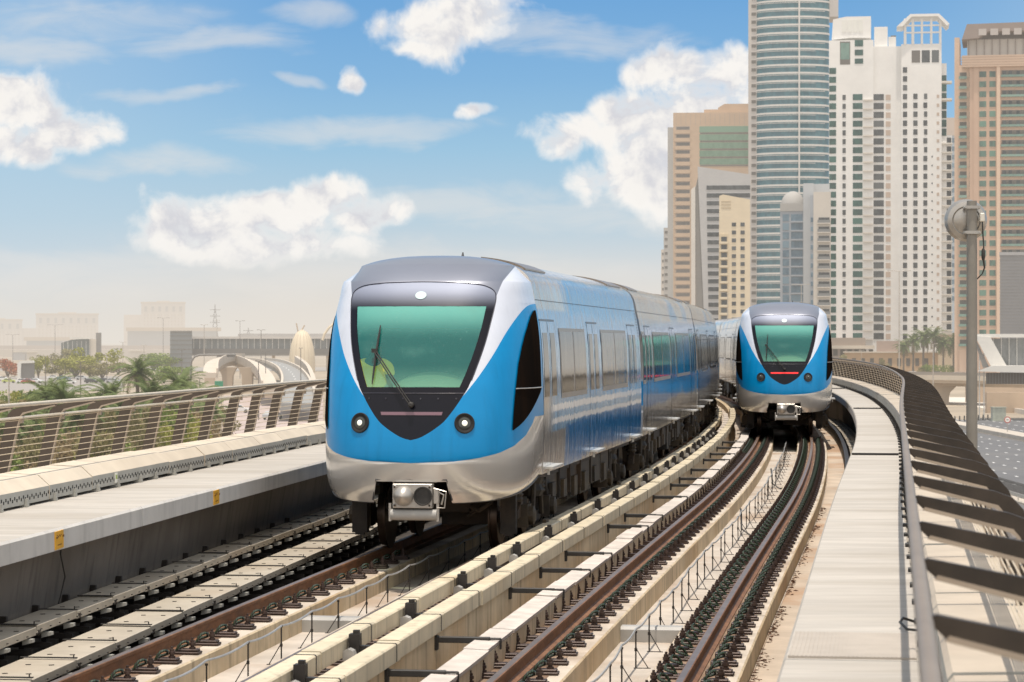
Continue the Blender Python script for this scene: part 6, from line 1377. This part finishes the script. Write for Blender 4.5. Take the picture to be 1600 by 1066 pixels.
CUM = [(40, 160, 95, 52), (105, 195, 75, 36), (15, 225, 80, 34), (275, 345, 72, 46), (350, 350, 78, 48), (440, 345, 100, 52), (530, 320, 72, 50), (575, 335, 55, 34), (420, 385, 150, 28),
       (668, 40, 70, 50), (735, 30, 82, 46), (650, 70, 42, 26), (553, 116, 24, 22), (746, 170, 27, 21), (1050, 108, 64, 46), (1130, 118, 95, 56), (1000, 170, 75, 46), (890, 212, 66, 40), (1085, 215, 160, 95), (1020, 270, 130, 60), (1140, 300, 140, 80), (1200, 180, 110, 110)]
B1 = blobs(CUM); B1 = g.m('MAXIMUM', B1, -1.2)
dens = g.m('ADD', B1, g.m('MULTIPLY', g.m('SUBTRACT', n1, .5), 3.9))
a1 = g.m('MULTIPLY', g.ss(dens, -.42, .85), g.ss(v, -.01, .05, .55, 1.0))
lit = g.m('MAXIMUM', g.ss(g.m('SUBTRACT', n1, n2), -.16, .10), g.ss(dens, .9, .1))
core = g.ss(dens, .3, 1.9)
body = g.mix(lit, (.66, .665, .71, 1), (.96, .93, .89, 1))
body = g.mix(g.m('MULTIPLY', core, .3), body, (.84, .81, .78, 1))
WSP = [(150, 25, 190, 34), (60, 70, 120, 30), (480, 20, 70, 24), (260, 145, 110, 14), (470, 120, 40, 10), (330, 395, 170, 40), (520, 420, 240, 42), (560, 200, 200, 26), (330, 60, 140, 26), (900, 60, 160, 30), (230, 250, 160, 24), (700, 320, 180, 36), (960, 330, 220, 40), (100, 430, 250, 50), (760, 440, 260, 40)]
B2 = g.m('MAXIMUM', blobs(WSP), -1.2)
a2 = g.m('MULTIPLY', g.ss(g.m('ADD', B2, g.m('MULTIPLY', g.m('SUBTRACT', n3, .5), 3.2)), -.45, 1.4), .5)
c = g.mix(a2, base, (.80, .78, .75, 1)); c = g.mix(a1, c, body)
# warm haze lies over everything near the horizon
hz = g.ss(v, .040, -.004, 0, .93)
c = g.mix(hz, c, (.81, .755, .68, 1))
# unseen sky behind the viewer, brightened and tinted cream as added fill light
back = g.m('ADD', 1.0, g.ss(sep.outputs[1], .15, -.55, 0, .60)); c = g.mix(g.ss(sep.outputs[1], .1, -.5, 0, .7), c, (.84, .78, .71, 1)); c = g.vm('SCALE', c); g.set(c.node.inputs['Scale'], back)
bg = g.n('ShaderNodeBackground'); g.set(bg.inputs[0], g.mul(c, (10, 10, 10))); bg.inputs[1].default_value = .1
g.nt.links.new(bg.outputs[0], g.n('ShaderNodeOutputWorld').inputs[0])

sl = bpy.data.lights.new('sun', 'SUN'); sl.energy = 4.2; sl.angle = R(.6); sl.color = (1, .905, .785)
so = bpy.data.objects.new('sun', sl); COL.objects.link(so); so.rotation_euler = SUN.to_track_quat('Z', 'Y').to_euler(); so.location = (20, -20, 60)

cd = bpy.data.cameras.new('camera'); co = bpy.data.objects.new('camera', cd); COL.objects.link(co)
co.location = (0, 0, CAMZ); co.rotation_euler = (R(90), 0, 0); cd.sensor_width = 36; cd.lens = 90; cd.clip_start = .1; cd.clip_end = 30000
cd.dof.use_dof = True; cd.dof.focus_distance = 35; cd.dof.aperture_fstop = 7
scene.camera = co
scene.view_settings.view_transform = 'Standard'; scene.view_settings.look = 'None'; scene.view_settings.exposure = 0
scene.render.engine = 'CYCLES'; scene.cycles.use_denoising = True; scene.cycles.max_bounces = 7; scene.cycles.transparent_max_bounces = 12
scene.cycles.sample_clamp_indirect = 6; scene.cycles.caustics_reflective = False; scene.cycles.caustics_refractive = False
